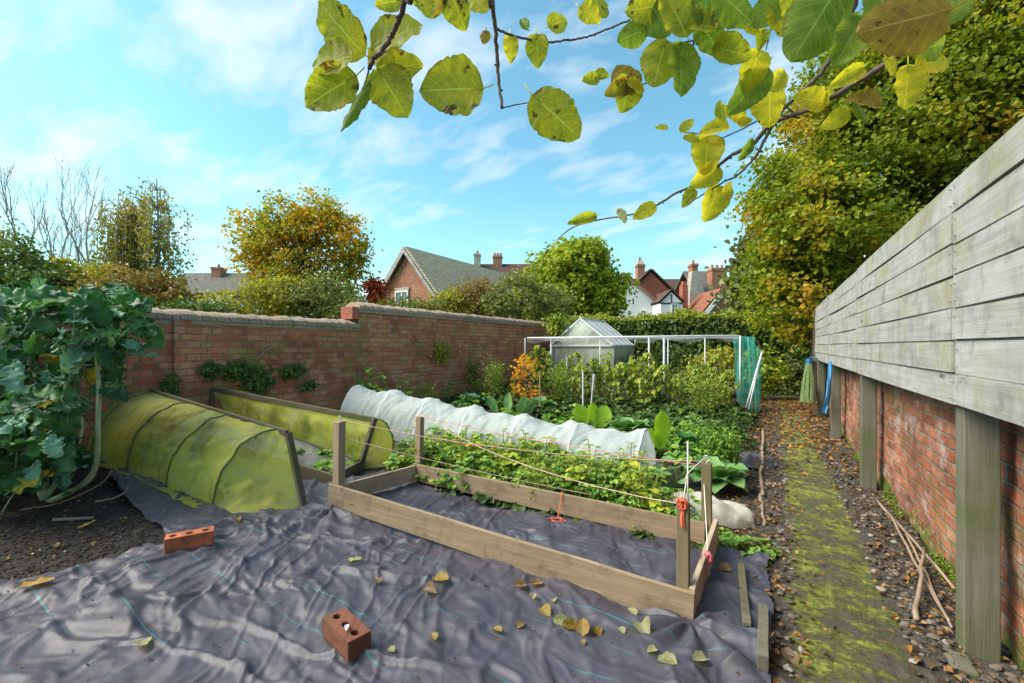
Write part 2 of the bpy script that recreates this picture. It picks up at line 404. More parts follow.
M['twine_o'] = mat_plain('orange_twine', (.65, .12, .05), .8, .3, 60)
M['twine_p'] = mat_plain('faded_twine', (.50, .33, .26), .8, .3, 60)
M['twine_pink'] = mat_plain('pink_twine', (.70, .17, .20), .8, .3, 60)
M['twine_w'] = mat_plain('white_twine', (.65, .6, .52), .8, .2, 60)
M['metal'] = mat_plain('galvanised', (.45, .46, .47), .4, .2, 20, metal=.8)
M['alu'] = mat_plain('aluminium_bar', (.62, .63, .62), .45, .12, 5, metal=.2)
M['blue'] = mat_plain('blue_pipe', (.03, .17, .35), .5, .25)
M['render'] = mat_plain('white_render', (.72, .71, .68), .8, .08, 2)
M['cream'] = mat_plain('white_paint', (.74, .73, .70), .6, .06, 3)
M['timber'] = mat_plain('dark_timber', (.05, .04, .035), .7, .2)
M['pot'] = mat_plain('clay_pot', (.34, .17, .10), .8, .2)
M['stone'] = mat_plain('stone_cap', (.34, .31, .25), .8, .3, 5)
M['hbrick'] = mat_brick('house_brick', [(.26, .10, .055), (.42, .16, .085), (.50, .23, .13)], (.42, .36, .3), .225, .075, moss=.15, stain=.2)
M['hbrick_red'] = mat_brick('bright_house_brick', [(.34, .09, .05), (.44, .13, .08)], (.4, .25, .2), .225, .075, moss=0, stain=.15)
M['tile_red'] = mat_roof('red_tile', (.24, .085, .05), (.36, .15, .10), .12, .25, (.2, .12, .09))
M['tile_brown'] = mat_roof('brown_tile', (.085, .05, .045), (.15, .09, .075), .12, .3, (.14, .11, .09))
M['tile_grey'] = mat_roof('grey_tile', (.11, .105, .10), (.19, .18, .165), .12, .55, (.20, .20, .09))
M['tile_moss'] = mat_roof('mossy_tile', (.33, .27, .20), (.55, .47, .37), .12, .7, (.38, .36, .14))
gm = NT('window_glass'); M['glass'] = gm.done(gm.bsdf((.10, .12, .14), .08, **{'Specular__IOR__Level': .8}))
gm = NT('greenhouse_glass'); v = gm.tc(); gn = gm.noise(v, 2.2, 5, .7)
gg = gm.bsdf(gm.mix(gn, (.38, .41, .28), (.62, .64, .54)), .25)
gt = gm.n('ShaderNodeBsdfTransparent', Color=(.85, .9, .85)).outputs[0]
M['ghglass'] = gm.done(gm.n('ShaderNodeMixShader', i0=gm.step(gn, .15, .75), i1=gt, i2=gg).outputs[0])
gm = NT('greenhouse_roof_glass'); v = gm.tc(); gn = gm.noise(v, 3, 5, .7)
ga = gm.bsdf(gm.mix(gn, (.72, .74, .72), (.88, .9, .9)), .4); gb = gm.n('ShaderNodeBsdfTranslucent', Color=(.9, .92, .9)).outputs[0]
M['ghroof'] = gm.done(gm.n('ShaderNodeMixShader', i0=.5, i1=ga, i2=gb).outputs[0])
M['pebble'] = NT('pebbles')
pm = M['pebble']; rp = pm.n('ShaderNodeNewGeometry').outputs['Random Per Island']
M['pebble'] = pm.done(pm.bsdf(pm.ramp(rp, [(0, (.035, .028, .022)), (.5, (.075, .058, .045)), (.85, (.14, .11, .085)), (1, (.26, .23, .2))]), .8))

LG = {}
LG['kale'] = mat_leaf('kale_leaf', [(.008, .042, .018), (.018, .078, .03), (.042, .14, .05), (.085, .20, .11)], scale=3, trans=.25, rough=.55, patch=.3, spec=.4)
LG['kale_pale'] = mat_leaf('pale_kale_leaf', [(.06, .16, .15), (.12, .26, .25)], scale=5, trans=.25, rough=.55, spec=.3)
LG['kale_yel'] = mat_leaf('yellow_kale_leaf', [(.22, .20, .03), (.35, .30, .04), (.12, .16, .03)], scale=5, trans=.35)
LG['straw'] = mat_leaf('bed_leaf', [(.035, .10, .02), (.07, .18, .035), (.12, .27, .05), (.22, .36, .08)], scale=1.5, trans=.35, patch=.25, spec=.45)
LG['straw2'] = mat_leaf('bed_leaf_yellow', [(.12, .22, .03), (.24, .34, .05), (.33, .33, .05)], scale=2, trans=.35)
LG['dark'] = mat_leaf('dark_green_leaf', [(.012, .035, .010), (.03, .065, .018), (.05, .10, .028)], trans=.25)
LG['lime'] = mat_leaf('lime_leaf', [(.15, .30, .03), (.22, .40, .05)], trans=.45, scale=4)
LG['cabbage'] = mat_leaf('cabbage_leaf', [(.05, .13, .06), (.09, .21, .09), (.16, .30, .16)], trans=.25, spec=.5)
LG['fern'] = mat_leaf('feathery_leaf', [(.08, .15, .03), (.15, .24, .05), (.24, .30, .08)], trans=.3)
LG['rasp'] = mat_leaf('yellowing_cane_leaf', [(.05, .11, .02), (.10, .18, .03), (.20, .28, .04), (.33, .33, .05)], trans=.4, scale=2)
LG['orange'] = mat_leaf('orange_leaf', [(.30, .26, .03), (.50, .30, .03), (.55, .20, .03)], trans=.4, scale=2)
LG['ivy'] = mat_leaf('ivy_leaf', [(.02, .055, .018), (.05, .10, .03), (.10, .17, .05)], trans=.2, scale=3)
LG['bigtree'] = mat_leaf('maple_leaf', [(.035, .07, .010), (.085, .145, .014), (.16, .215, .02), (.28, .29, .03)], trans=.5, scale=.6, patch=.5, bigpatch=(.6, .58, .70, [(.22, .24, .02), (.45, .33, .02), (.50, .24, .03)]))
LG['orange_tree'] = mat_leaf('autumn_leaf', [(.05, .10, .02), (.12, .17, .02), (.24, .25, .03), (.36, .26, .03), (.42, .19, .04)], trans=.45, scale=.5, patch=.55)
LG['roundtree'] = mat_leaf('fresh_green_leaf', [(.08, .14, .015), (.17, .25, .03), (.28, .34, .05)], trans=.4, scale=.6)
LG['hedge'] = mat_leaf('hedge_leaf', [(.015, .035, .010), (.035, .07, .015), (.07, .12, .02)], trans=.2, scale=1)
LG['hedge_lit'] = mat_leaf('hedge_lit_leaf', [(.10, .15, .02), (.20, .26, .04)], trans=.3, scale=1)  # brighter copy of the hedge leaf, sunlight painted into its colour
LG['birch'] = mat_leaf('birch_leaf', [(.11, .14, .05), (.20, .22, .07), (.30, .28, .10)], trans=.35, scale=.4)
LG['shrub_y'] = mat_leaf('yellow_green_leaf', [(.09, .13, .03), (.20, .23, .04), (.32, .30, .05)], trans=.35, scale=.6)
LG['shrub_g'] = mat_leaf('grey_green_leaf', [(.05, .08, .03), (.11, .15, .06), (.20, .24, .11)], trans=.3, scale=.6)
LG['shrub_br'] = mat_leaf('brownish_leaf', [(.07, .06, .03), (.15, .12, .05), (.22, .20, .07)], trans=.3, scale=.6)
LG['red'] = mat_leaf('red_leaf', [(.20, .04, .03), (.30, .07, .04)], trans=.3)
LG['conifer'] = mat_leaf('conifer_leaf', [(.05, .075, .04), (.09, .12, .06), (.14, .16, .08)], trans=.2)
def mat_bigleaf(name, a, b, cc, spot=(.09, .05, .02), sp=.60):
    m = NT(name); v = m.tc(); rnd = m.n('ShaderNodeObjectInfo').outputs['Random']
    off = m.n('ShaderNodeVectorMath', _operation='SCALE', i0=(3.1, 5.3, 7.9)); m.set(off.inputs['Scale'], rnd)
    vv = m.n('ShaderNodeVectorMath', _operation='ADD', i0=v, i1=off.outputs[0]).outputs[0]
    n1 = m.noise(vv, 28, 5, .65); n2 = m.noise(vv, 150, 4, .7); n3 = m.noise(vv, 45, 3, .6)
    c = m.ramp(n1, [(.32, a), (.5, b), (.68, cc)])
    vein = m.n('ShaderNodeTexVoronoi', _feature='DISTANCE_TO_EDGE', Vector=vv, Scale=170.0).outputs[0]
    c = m.mix(m.math('MULTIPLY', m.step(vein, .12, .0), .35), c, tuple(x * .55 for x in a))
    c = m.mix(m.step(n3, sp, sp + .05), c, spot)
    c = m.mix(m.math('MULTIPLY', m.step(n2, .64, .70), .5), c, spot)
    uvn = m.n('ShaderNodeSeparateXYZ', Vector=m.tc('UV')); vy = m.math('ABSOLUTE', m.math('SUBTRACT', uvn.outputs[1], .5)); ux = uvn.outputs[0]
    mid = m.step(vy, .022, .008)
    fr = m.math('FRACT', m.math('MULTIPLY', m.math('SUBTRACT', ux, m.math('MULTIPLY', vy, .55)), 7.0))
    side = m.step(m.math('ABSOLUTE', m.math('SUBTRACT', fr, .5)), .07, .02)
    ve = m.math('MAXIMUM', mid, m.math('MULTIPLY', side, .55))
    c = m.mix(m.math('MULTIPLY', ve, .6), c, tuple(min(.85, x * 1.7 + .08) for x in b))
    edge_ = m.step(m.math('ADD', vy, m.math('MULTIPLY', m.math('SUBTRACT', n1, .5), .35)), .47, .55)
    c = m.mix(m.math('MULTIPLY', edge_, .7), c, spot)
    sh = m.bsdf(c, .5, m.bump(m.math('ADD', m.math('ADD', n2, m.math('MULTIPLY', ve, -1.5)), m.step(vein, 0, .2)), .22, .001), **{'Specular__IOR__Level': .35})
    tr = m.n('ShaderNodeBsdfTranslucent', Color=m.mix(1.0, c, (1.2, 1.2, .7), 'MULTIPLY')).outputs[0]
    return m.done(m.n('ShaderNodeMixShader', i0=.62, i1=sh, i2=tr).outputs[0])
LG['ap_olive'] = mat_bigleaf('olive_apple_leaf', (.22, .26, .02), (.38, .40, .03), (.55, .48, .03), sp=.62)
LG['ap_green'] = mat_bigleaf('green_apple_leaf', (.12, .20, .02), (.19, .28, .03), (.28, .34, .04), sp=.66)
LG['ap_yellow'] = mat_bigleaf('yellow_apple_leaf', (.36, .36, .03), (.55, .50, .03), (.68, .52, .04), sp=.66)
LG['ap_brown'] = mat_bigleaf('brown_apple_leaf', (.34, .28, .03), (.30, .20, .03), (.20, .13, .03), sp=.60)
LG['litter_y'] = mat_bigleaf('fallen_yellow', (.35, .25, .08), (.50, .36, .12), (.42, .22, .06), sp=.64)
LG['litter_b'] = mat_bigleaf('fallen_brown', (.22, .13, .07), (.36, .24, .14), (.45, .34, .22), sp=.64)
LG['litter_g'] = mat_bigleaf('fallen_pale_green', (.40, .40, .20), (.50, .49, .28), (.56, .52, .34), sp=.7)
LG['litter'] = mat_leaf('leaf_litter', [(.025, .018, .014), (.05, .034, .024), (.09, .06, .035), (.15, .10, .05), (.24, .18, .11)], trans=.15, scale=2, patch=.3)
LG['litter_red'] = mat_leaf('path_litter', [(.04, .028, .018), (.09, .055, .03), (.18, .10, .035), (.27, .16, .05)], trans=.2, scale=2, patch=.2)

# ------------------------------------------------------------------ leaves
def rand_unit(n):
    v = rng.normal(size=(n, 3)); return v / np.linalg.norm(v, axis=1)[:, None]
def norm_rows(v): return v / (np.linalg.norm(v, axis=1)[:, None] + 1e-9)
def leafcloud(mb, cen, size, nrm=None, spread=.8, aspect=.6, droop=0.0, fold=.2):
    n = len(cen)
    if n == 0: return
    size = np.full(n, size) * rng.uniform(.65, 1.35, n) if np.isscalar(size) else size
    d = rand_unit(n)
    if nrm is None: nr = rand_unit(n)
    else: nr = norm_rows(nrm + rand_unit(n) * spread)
    d = norm_rows(d - nr * np.sum(d * nr, 1)[:, None] + np.array([0, 0, -droop]))
    sd = norm_rows(np.cross(d, nr)); nr = np.cross(sd, d)
    L = size[:, None]; W = L * aspect / 2
    up = nr * L * fold
    a = cen - d * L * .5; t = cen + d * L * .5 - nr * L * .1
    l1 = cen - d * L * .18 + sd * W + up; l2 = cen + d * L * .22 + sd * W * .85 + up * .8
    r1 = cen - d * L * .18 - sd * W + up; r2 = cen + d * L * .22 - sd * W * .85 + up * .8
    v = np.stack([a, l1, l2, t, r2, r1], 1).reshape(-1, 3)
    k = np.arange(n)[:, None] * 6
    mb.add(v, np.concatenate([k + np.array([[0, 3, 2, 1]]), k + np.array([[0, 5, 4, 3]])]))
def tleaf(nu=8, nv=5, L=1.0, W=.6, shape='ovate', ruffle=0.0, curl=.2, cup=.1, jag=0.0, seed=0):
    """leaf template: length along +x from 0, width y, normal z. grid"""
    r = np.random.default_rng(seed)
    u = np.linspace(0, 1, nu); v = np.linspace(-1, 1, nv)
    U, V = np.meshgrid(u, v, indexing='ij')
    if shape == 'ovate': w = np.sin(PI * np.clip(U, 0, 1) ** .75) ** .62
    elif shape == 'round': w = np.sqrt(np.clip(1 - (2 * U - 1) ** 2, 0, 1)) ** .9
    elif shape == 'paddle': w = np.sin(PI * U ** 1.25) ** .7
    elif shape == 'lobed': w = (np.sin(PI * U ** 1.05) ** .5) * (.84 + .13 * np.sin(U * 21 + 1) + .06 * np.sin(U * 47))
    else: w = np.sin(PI * U)
    w = w * (1 + jag * r.uniform(-1, 1, U.shape) * (np.abs(V) > .9))
    X = U * L; Y = V * W / 2 * w
    Z = -curl * L * U ** 2 + cup * L * V ** 2 * w
    if ruffle: Z = Z + ruffle * L * np.abs(V) ** 1.5 * np.sin(U * 17 + V * 2.3 + r.uniform(0, 6)) + ruffle * .5 * L * np.abs(V) * np.sin(U * 31 + r.uniform(0, 6))
    X = X + (ruffle * L * .5) * np.abs(V) ** 2 * np.cos(U * 19 + r.uniform(0, 6))
    return np.stack([X, Y, Z], -1).reshape(-1, 3), grid_faces(nu, nv)
def leaf_uv(nu, nv, total):
    U, V = np.meshgrid(np.linspace(0, 1, nu), np.linspace(0, 1, nv), indexing='ij'); q = np.stack([U, V], -1).reshape(-1, 2)
    return np.concatenate([q, np.tile([[.5, .5]], (total - len(q), 1))])
def place(mb, tv, tf, pos, d, nrm, s=1.0):
    d = unit(d); nrm = np.asarray(nrm, float); nrm = unit(nrm - d * np.dot(nrm, d)); sd = np.cross(nrm, d)
    v = pos + s * (tv[:, :1] * d + tv[:, 1:2] * sd + tv[:, 2:3] * nrm)
    mb.add(v, tf)

# ------------------------------------------------------------------ world, sun, camera
SUN_AZ = (-0.70, -0.50); SUN_EL = R(46)
w = bpy.data.worlds.new('World'); sc.world = w; w.use_nodes = True; nt = w.node_tree; nt.nodes.clear()
class WN(NT):
    def __init__(s, t): s.t = t
wn = WN(nt)
sky = wn.n('ShaderNodeTexSky', _sky_type='NISHITA', _sun_disc=False)
sky.sun_elevation = SUN_EL
az = math.atan2(SUN_AZ[0], SUN_AZ[1])
sky.sun_rotation = az % (2 * PI)
sky.air_density = 1.0; sky.dust_density = 1.0; sky.ozone_density = 1.0
tcw = wn.tc('Generated')
sp = wn.n('ShaderNodeSeparateXYZ', Vector=tcw)
zc = wn.math('MAXIMUM', sp.outputs[2], 0.04)
pl = wn.n('ShaderNodeCombineXYZ', X=wn.math('DIVIDE', sp.outputs[0], wn.math('ADD', zc, .22)), Y=wn.math('DIVIDE', sp.outputs[1], wn.math('ADD', zc, .22))).outputs[0]
rot = wn.mapping(pl, (1.0, 1.9, 1), (2.3, .9, 0), (0, 0, R(55)))
cn = wn.noise(rot, 2.5, 9, .56, .25)
cbig = wn.noise(pl, .9, 3, .5)
cm = wn.step(wn.math('ADD', cn, wn.math('MULTIPLY', wn.math('SUBTRACT', cbig, .5), .5)), .47, .74)
tint = wn.mix(1.0, sky.outputs[0], (.86, 1.36, 1.20), 'MULTIPLY')
hz = wn.step(sp.outputs[2], .32, .0)
tint = wn.mix(wn.math('MULTIPLY', hz, .45), tint, (3.0, 4.5, 5.1))
colr = wn.mix(wn.math('MULTIPLY', cm, .78), tint, (5.0, 5.3, 5.45))
bg = wn.n('ShaderNodeBackground', Color=colr, Strength=.108)
ow = nt.nodes.new('ShaderNodeOutputWorld'); nt.links.new(bg.outputs[0], ow.inputs[0])
sl = bpy.data.lights.new('sun', 'SUN'); sl.energy = 3.9; sl.angle = R(42); sl.color = (1, .90, .78)
so = bpy.data.objects.new('sun', sl); COL.objects.link(so)
sd_ = Vector((SUN_AZ[0] / math.hypot(*SUN_AZ) * math.cos(SUN_EL), SUN_AZ[1] / math.hypot(*SUN_AZ) * math.cos(SUN_EL), math.sin(SUN_EL)))
so.rotation_euler = sd_.to_track_quat('Z', 'Y').to_euler(); so.location = (0, 0, 20)
cam = bpy.data.cameras.new('camera'); co = bpy.data.objects.new('camera', cam); COL.objects.link(co)
co.location = (0, 0, H); co.rotation_euler = (R(90), 0, TH); cam.sensor_width = 36; cam.lens = F / 1024 * 36
cam.shift_y = 4.5 / 1024; cam.clip_start = .03; cam.clip_end = 2000
sc.camera = co
sc.view_settings.view_transform = 'Standard'; sc.view_settings.look = 'None'; sc.view_settings.gamma = 1; sc.view_settings.exposure = 1.0
sc.render.engine = 'CYCLES'; sc.cycles.use_denoising = True
sc.cycles.max_bounces = 6; sc.cycles.transparent_max_bounces = 16; sc.cycles.diffuse_bounces = 3; sc.cycles.glossy_bounces = 2; sc.cycles.transmission_bounces = 4
sc.cycles.sample_clamp_indirect = 6

# ================================================================== GROUND
def gsurf(X, Y):
    z = gz(X) + .012 * fbm(X * 3, Y * 3, 3) + .010 * fbm(X * 14, Y * 14, 9) * (np.abs(X) < 7)
    return z
xs = np.concatenate([-np.geomspace(400, 7.2, 26), np.linspace(-7, 3, 420), np.geomspace(3.2, 400, 26)])
ys = np.concatenate([-np.geomspace(200, 2.2, 16), np.linspace(-2, 13, 460), np.geomspace(13.2, 700, 34)])
X, Y = np.meshgrid(xs, ys, indexing='ij')
Z = gsurf(X, Y)
mem_in = (X > -6) & (X < 0) & (Y > -1.9) & (Y < 2.95)
g = MB(); g.add(np.stack([X, Y, Z], -1), grid_faces(len(xs), len(ys)))
ground = g.build('ground', M['soil'], smooth=True); tag(ground, kind='structure')
# path
xs = np.linspace(-.13, .84, 90); ys = np.concatenate([np.linspace(-2, 7, 700), np.linspace(7.05, 17, 120)])
X, Y = np.meshgrid(xs, ys, indexing='ij')
band = np.exp(-((X - .3) / .2) ** 2)
Z = .022 + .012 * fbm(X * 3, Y * 3, 3) + .02 * band + .011 * fbm(X * 11, Y * 11, 31) + .010 * fbm(X * 34, Y * 34, 41) + .012 * np.maximum(0, fbm(X * 7, Y * 5, 77)) * band
Z[0, :] -= .05; Z[-1, :] -= .05
g = MB(); g.add(np.stack([X, Y, Z], -1), grid_faces(len(xs), len(ys)))
tag(g.build('path', M['path'], smooth=True), kind='structure')
def path_z(x, y): return .022 + .012 * fbm(x * 3, y * 3, 3) + .02 * np.exp(-((x - .3) / .2) ** 2) + .006

# ================================================================== MEMBRANE
# outline on the ground traced through the photo, clockwise
nx, ny = 640, 400
xs = np.linspace(-4.9, .02, nx); ys = np.linspace(-.75, 3.0, ny)
X, Y = np.meshgrid(xs, ys, indexing='ij')
def mem_wr(X, Y):
    # long drag folds, warped, in a few directions
    wx = X + .22 * fbm(X * 1.4, Y * 1.4, 5); wy = Y + .22 * fbm(X * 1.4, Y * 1.4, 6)
    def fold(ang, fr, seed, anis=.28):
        a = math.cos(ang) * wx + math.sin(ang) * wy; b = -math.sin(ang) * wx + math.cos(ang) * wy
        n = vnoise(a * fr, b * fr * anis, seed)
        return np.maximum(0, 1 - np.abs(n) * 2.8) ** .85
    m1 = .5 + .5 * vnoise(X * 1.1, Y * 1.1, 51); m2 = .5 + .5 * vnoise(X * 1.3 + 5, Y * 1.3, 52)
    z = .024 * fold(R(52), 4.6, 11, .2) * (.2 + m1) + .021 * fold(R(112), 5.6, 12, .2) * (.2 + m2) + .017 * fold(R(15), 6.5, 13, .25) * (.3 + m1) + .012 * fold(R(78), 9, 14, .35) * m2 + .011 * fold(R(150), 10, 15, .35) * m1
    z += .010 * fold(R(35), 12, 18, .35) * (.25 + m2) + .009 * fold(R(95), 15, 19, .35) * (.25 + m1) + .0035 * fold(R(60), 24, 20, .4) * m2 + .0025 * fold(R(130), 31, 21, .4) * m1
    z += .024 * fbm(X * 2.1, Y * 2.1, 16) + .0015 * fbm(X * 22, Y * 22, 17)
    # tucks gathering at the near right corner post
    dx = X + .33; dy = Y - 2.12; r = np.hypot(dx, dy); th = np.arctan2(dy, dx)
    z += .045 * np.exp(-(r / .45) ** 2) * (np.sin(th * 9 + r * 6) * .5 + .2) * np.clip(r / .1, 0, 1)
    dx = X + 2.8; dy = Y - 2.1; r = np.hypot(dx, dy); th = np.arctan2(dy, dx)
    z += .035 * np.exp(-(r / .5) ** 2) * (np.sin(th * 8 + r * 5) * .5 + .2)
    return z
def mem_z(x, y):
    x = np.asarray(x, float); y = np.asarray(y, float)
    return gz(x) + .030 + mem_wr(x, y)
Z = mem_z(X, Y)
# boundary mask
edge_pts = [G(-60, 600), G(0, 594), G(45, 582), G(100, 570), G(150, 553), G(170, 556), G(160, 535), G(125, 505), G(100, 470)]
ex = np.array([p[0] for p in edge_pts]); ey = np.array([p[1] for p in edge_pts])
# left/back-left boundary: polygon test
poly = [(-6.2, -1.2)] + [(p[0], p[1]) for p in edge_pts[0:]] + [(-4.6, 1.75), (-4.6, 2.1), (-3.35, 2.45), (-3.1, 3.2), (-2.9, 2.97), (-.5, 2.97), (-.42, 3.02), (-.03, 3.0), (.0, 2.2), (-.05, 1.2), (.02, -1.2)]
def inpoly(X, Y, poly):
    ins = np.zeros(X.shape, bool); n = len(poly)
    for i in range(n):
        x1, y1 = poly[i]; x2, y2 = poly[(i + 1) % n]
        cnd = ((y1 > Y) != (y2 > Y)) & (X < (x2 - x1) * (Y - y1) / (y2 - y1 + 1e-12) + x1)
        ins ^= cnd
    return ins
jx = .02 * fbm(X * 7, Y * 7, 61); jy = .02 * fbm(X * 7, Y * 7, 62)
ins = inpoly(X + jx, Y + jy, poly)
fa = grid_faces(nx, ny); keep = ins.reshape(-1)[fa].all(1); fa = fa[keep]
used = np.unique(fa); remap = -np.ones(nx * ny, int); remap[used] = np.arange(len(used))
V = np.stack([X, Y, Z], -1).reshape(-1, 3)[used]
g = MB(); g.add(V, remap[fa])
mem = g.build('weed_membrane', M['membrane'], smooth=True, uv=V[:, :2])
tag(mem, 'crumpled grey woven weed control sheet with turquoise threads covering the foreground', 'ground sheet')
print('membrane', len(V))

# ================================================================== LEFT WALL
WX = -5.8
def wall(name, label, y0, y1, zt, mat, x=WX, th=.24, cop=True, seed=1, extra=()):
    r = np.random.default_rng(seed)
    t = Thing(name, label, 'wall', (x, y0, 0))
    ny_ = max(2, int((y1 - y0) / .08)); nz = int(zt / .04)
    ys = np.linspace(y0, y1, ny_); zs = np.linspace(-.1, zt, nz)
    A, B = np.meshgrid(ys, zs, indexing='ij')
    Xs = x + .03 * fbm(A * .9, B * 1.2, seed) + .008 * fbm(A * 6, B * 10, seed + 3)
    m = MB(); m.add(np.stack([Xs, A, B], -1), grid_faces(ny_, nz)[:, ::-1])
    box(m, (x - th, y0, -.1), (x - .05, y1, zt))
    for (a, b, c, d) in extra: box(m, (x - .1, a, -.1), (x + d, b, c))
    t.part('brickwork', m, mat)
    if cop:
        m = MB(); y = y0 - .02
        while y < y1:
            wv = r.uniform(.066, .082); tl = r.uniform(-.006, .006)
            hh = r.uniform(.095, .118); ov = r.uniform(.035, .06)
            x0, x1 = x - th - ov, x + ov
            yy0, yy1 = y + .004, y + wv - .004
            zz = zt - .004 + tl
            # rounded saddle profile
            prof = [(x0, 0), (x0, hh * .55), (x0 + .05, hh * .85), ((x0 + x1) / 2, hh * 1.12), (x1 - .05, hh * .85), (x1, hh * .55), (x1, 0)]
            vs = [(a, yy0, zz + b) for a, b in prof] + [(a, yy1, zz + b) for a, b in prof]
            n = len(prof); fs = [list(range(n)), list(range(2 * n - 1, n - 1, -1))] + [[i, i + n, (i + 1) % n + n, (i + 1) % n] for i in range(n)]
            m.add(vs, fs); y += wv
        box(m, (x - th - .02, y0, zt - .05), (x + .022, y1, zt + .05))
        t.part('coping', m, M['coping'])
    return t
ZL, ZH = 1.62, 1.90
YS = 4.85
wall('brick_wall', 'lower stretch of old red brick wall behind the two green netting cages', -3, YS, ZL - .02, M['wall_l'], seed=4, extra=[(2.28, 2.46, ZL - .03, .07)])
wall('brick_wall', 'taller stretch of mossy red brick wall behind the white fleece tunnel', YS + .003, 19, ZH, M['wall_l'], seed=9)
# orange rebuilt brick end on the step
g = MB(); box(g, (WX - .242, YS - .14, ZL + .11), (WX + .035, YS, ZH + .03))
tag(g.build('wall_pier', M['hbrick_red'], bevel=.006), 'small stack of bright orange bricks at the step in the old wall', 'pier')

# ================================================================== RIGHT WALL AND FENCE
t = Thing('brick_wall', 'low weathered red brick wall beneath the board fence on the right', 'wall', (.84, 0, 0))
ys = np.linspace(-1.5, 13, 900); zs = np.linspace(-.1, 1.18, 90)
A, B = np.meshgrid(ys, zs, indexing='ij')
Xs = .84 + .022 * fbm(A * 1.1, B * 1.5, 71) + .012 * fbm(A * 7, B * 9, 73)
m = MB(); m.add(np.stack([Xs, A, B], -1), grid_faces(900, 90)); box(m, (.89, -1.5, -.1), (1.08, 13, 1.2)); t.part('brickwork', m, M['wall_r'])

t = Thing('board_fence', 'tall silvery grey horizontal board fence raised on posts along the right', 'fence', (.64, 2.5, 0))
PY = [-2.39, .06, 2.52, 5.01, 7.46, 9.7]
m_posts = []
for y in PY:
    m = MB(); beam(m, (.728, y + .05, -.05), (.728, y + .05, 1.92), .11, .1, up=(0, 1, 0)); t.part('post', m, M['fpost'], bevel=.006)
zb = [1.050, 1.186, 1.322, 1.460, 1.592, 1.728, 1.862, 1.996]
zb2 = [1.056, 1.182, 1.325, 1.455, 1.597, 1.722, 1.858, 1.990]
for k in range(5):
    y0 = PY[k] + .01 if k else PY[0]; y1 = PY[k + 1] - .0
    zz = zb if k % 2 == 0 else zb2
    for i in range(7):
        m = MB(); nseg = 14; gap = .008
        a0 = y0 + rng.uniform(.002, .006); a1 = y1 + .01 - rng.uniform(.002, .006)
        wv = rng.uniform(-.004, .004, nseg + 1); out = rng.uniform(-.004, .004)
        sag = (.013 if (k == 3 and i == 4) else rng.uniform(0, .004)); kin = rng.uniform(0, .6)
        vs = []
        for j in range(nseg + 1):
            u = j / nseg; yv = a0 + (a1 - a0) * u
            dz0 = sag * math.sin(PI * u); xo = .642 + out + .004 * math.sin(u * 5 + i * 2 + k)
            zlo = zz[i] + gap * .5 + (-dz0 if i else 0) * .2; zhi = zz[i + 1] - gap * .5 - dz0
            vs += [(xo, yv, zlo), (xo + .001, yv, zhi), (xo + .012, yv, zhi), (xo + .012, yv, zhi + .014), (xo + .022, yv, zhi + .014), (xo + .022, yv, zlo + .018), (xo + .0115, yv, zlo + .018), (xo + .0115, yv, zlo)]
        fs = []
        for j in range(nseg):
            q = 8 * j
            for e in range(8): fs.append([q + e, q + (e + 1) % 8, q + 8 + (e + 1) % 8, q + 8 + e])
        fs.append(list(range(8))[::-1]); q = 8 * nseg; fs.append([q + e for e in range(8)])
        m.add(vs, fs); t.part('board', m, M['fence'])
# nails in the seams
m = MB()
for y in PY[1:]:
    for z0 in zb[:-1]:
        for dy in (-.02, .035):
            for dz in (.03, .1): tube(m, [(.636, y + dy, z0 + dz), (.647, y + dy, z0 + dz)], .0035, 6)
t.part('nails', m, M['metal'])['kind'] = 'stuff'
# darker setback fence further along
t = Thing('board_fence', 'short darker stretch of board fence beyond the far end of the silvery fence', 'fence', (.7, 9.9, 0))
for i in range(8):
    m = MB(); box(m, (.70, 9.83, .98 + .135 * i), (.722, 12.4, 1.11 + .135 * i)); t.part('board', m, M['oldwood'])
for y in (9.93, 12.35):
    m = MB(); beam(m, (.775, y, -.05), (.775, y, 2.05), .1, .1, up=(0, 1, 0)); t.part('post', m, M['fpost'])

# ================================================================== TIMBER BED FRAME
fl, fr = (-2.86, 2.16), (-.335, 2.16); bl, brr = (-2.80, 2.96), (-.37, 2.96)
t = Thing('bed_frame', 'open rectangular bed frame of pale timber planks on four posts', 'bed frame', (-1.6, 2.5, 0))
m = MB(); beam(m, (fl[0] - .04, fl[1], .175), (fr[0] + .02, fr[1], .085), .026, .165, seg=10, warp=.004); t.part('plank', m, M['plank'], bevel=.002)
m = MB(); beam(m, (bl[0], bl[1], .165), (brr[0], brr[1], .128), .026, .15, seg=10, warp=.004); t.part('plank', m, M['plank'], bevel=.002)
m = MB(); beam(m, (fl[0] + .035, fl[1] + .02, .185), (bl[0] + .03, bl[1] - .02, .165), .024, .13, seg=3); t.part('plank', m, M['plank_y'], bevel=.002)
m = MB(); beam(m, (fr[0] + .008, fr[1] + .016, .105), (brr[0] + .06, brr[1] + .03, .155), .026, .15, seg=3); t.part('plank', m, M['plank_y'], bevel=.002)
def post(p, top, w_, mat, lean=(0, 0)):
    m = MB(); beam(m, (p[0], p[1], -.05), (p[0] + lean[0], p[1] + lean[1], top), w_, w_ * .9, up=(0, 1, 0), seg=3, warp=.002); return t.part('post', m, mat, bevel=.004)
pA = np.array([fr[0] - .035, fr[1] + .043]); pB = np.array([brr[0] + .005, brr[1] + .045]); p1 = np.array([fl[0] + .0, fl[1] + .05]); p2 = np.array([bl[0] + .02, bl[1] + .05])
post(p1, .725, .07, M['post_pale'], (.01, 0)); post(p2, .66, .06, M['post_pale'], (.01, 0)); post(pA, .56, .055, M['post']); post(pB, .565, .058, M['post'])
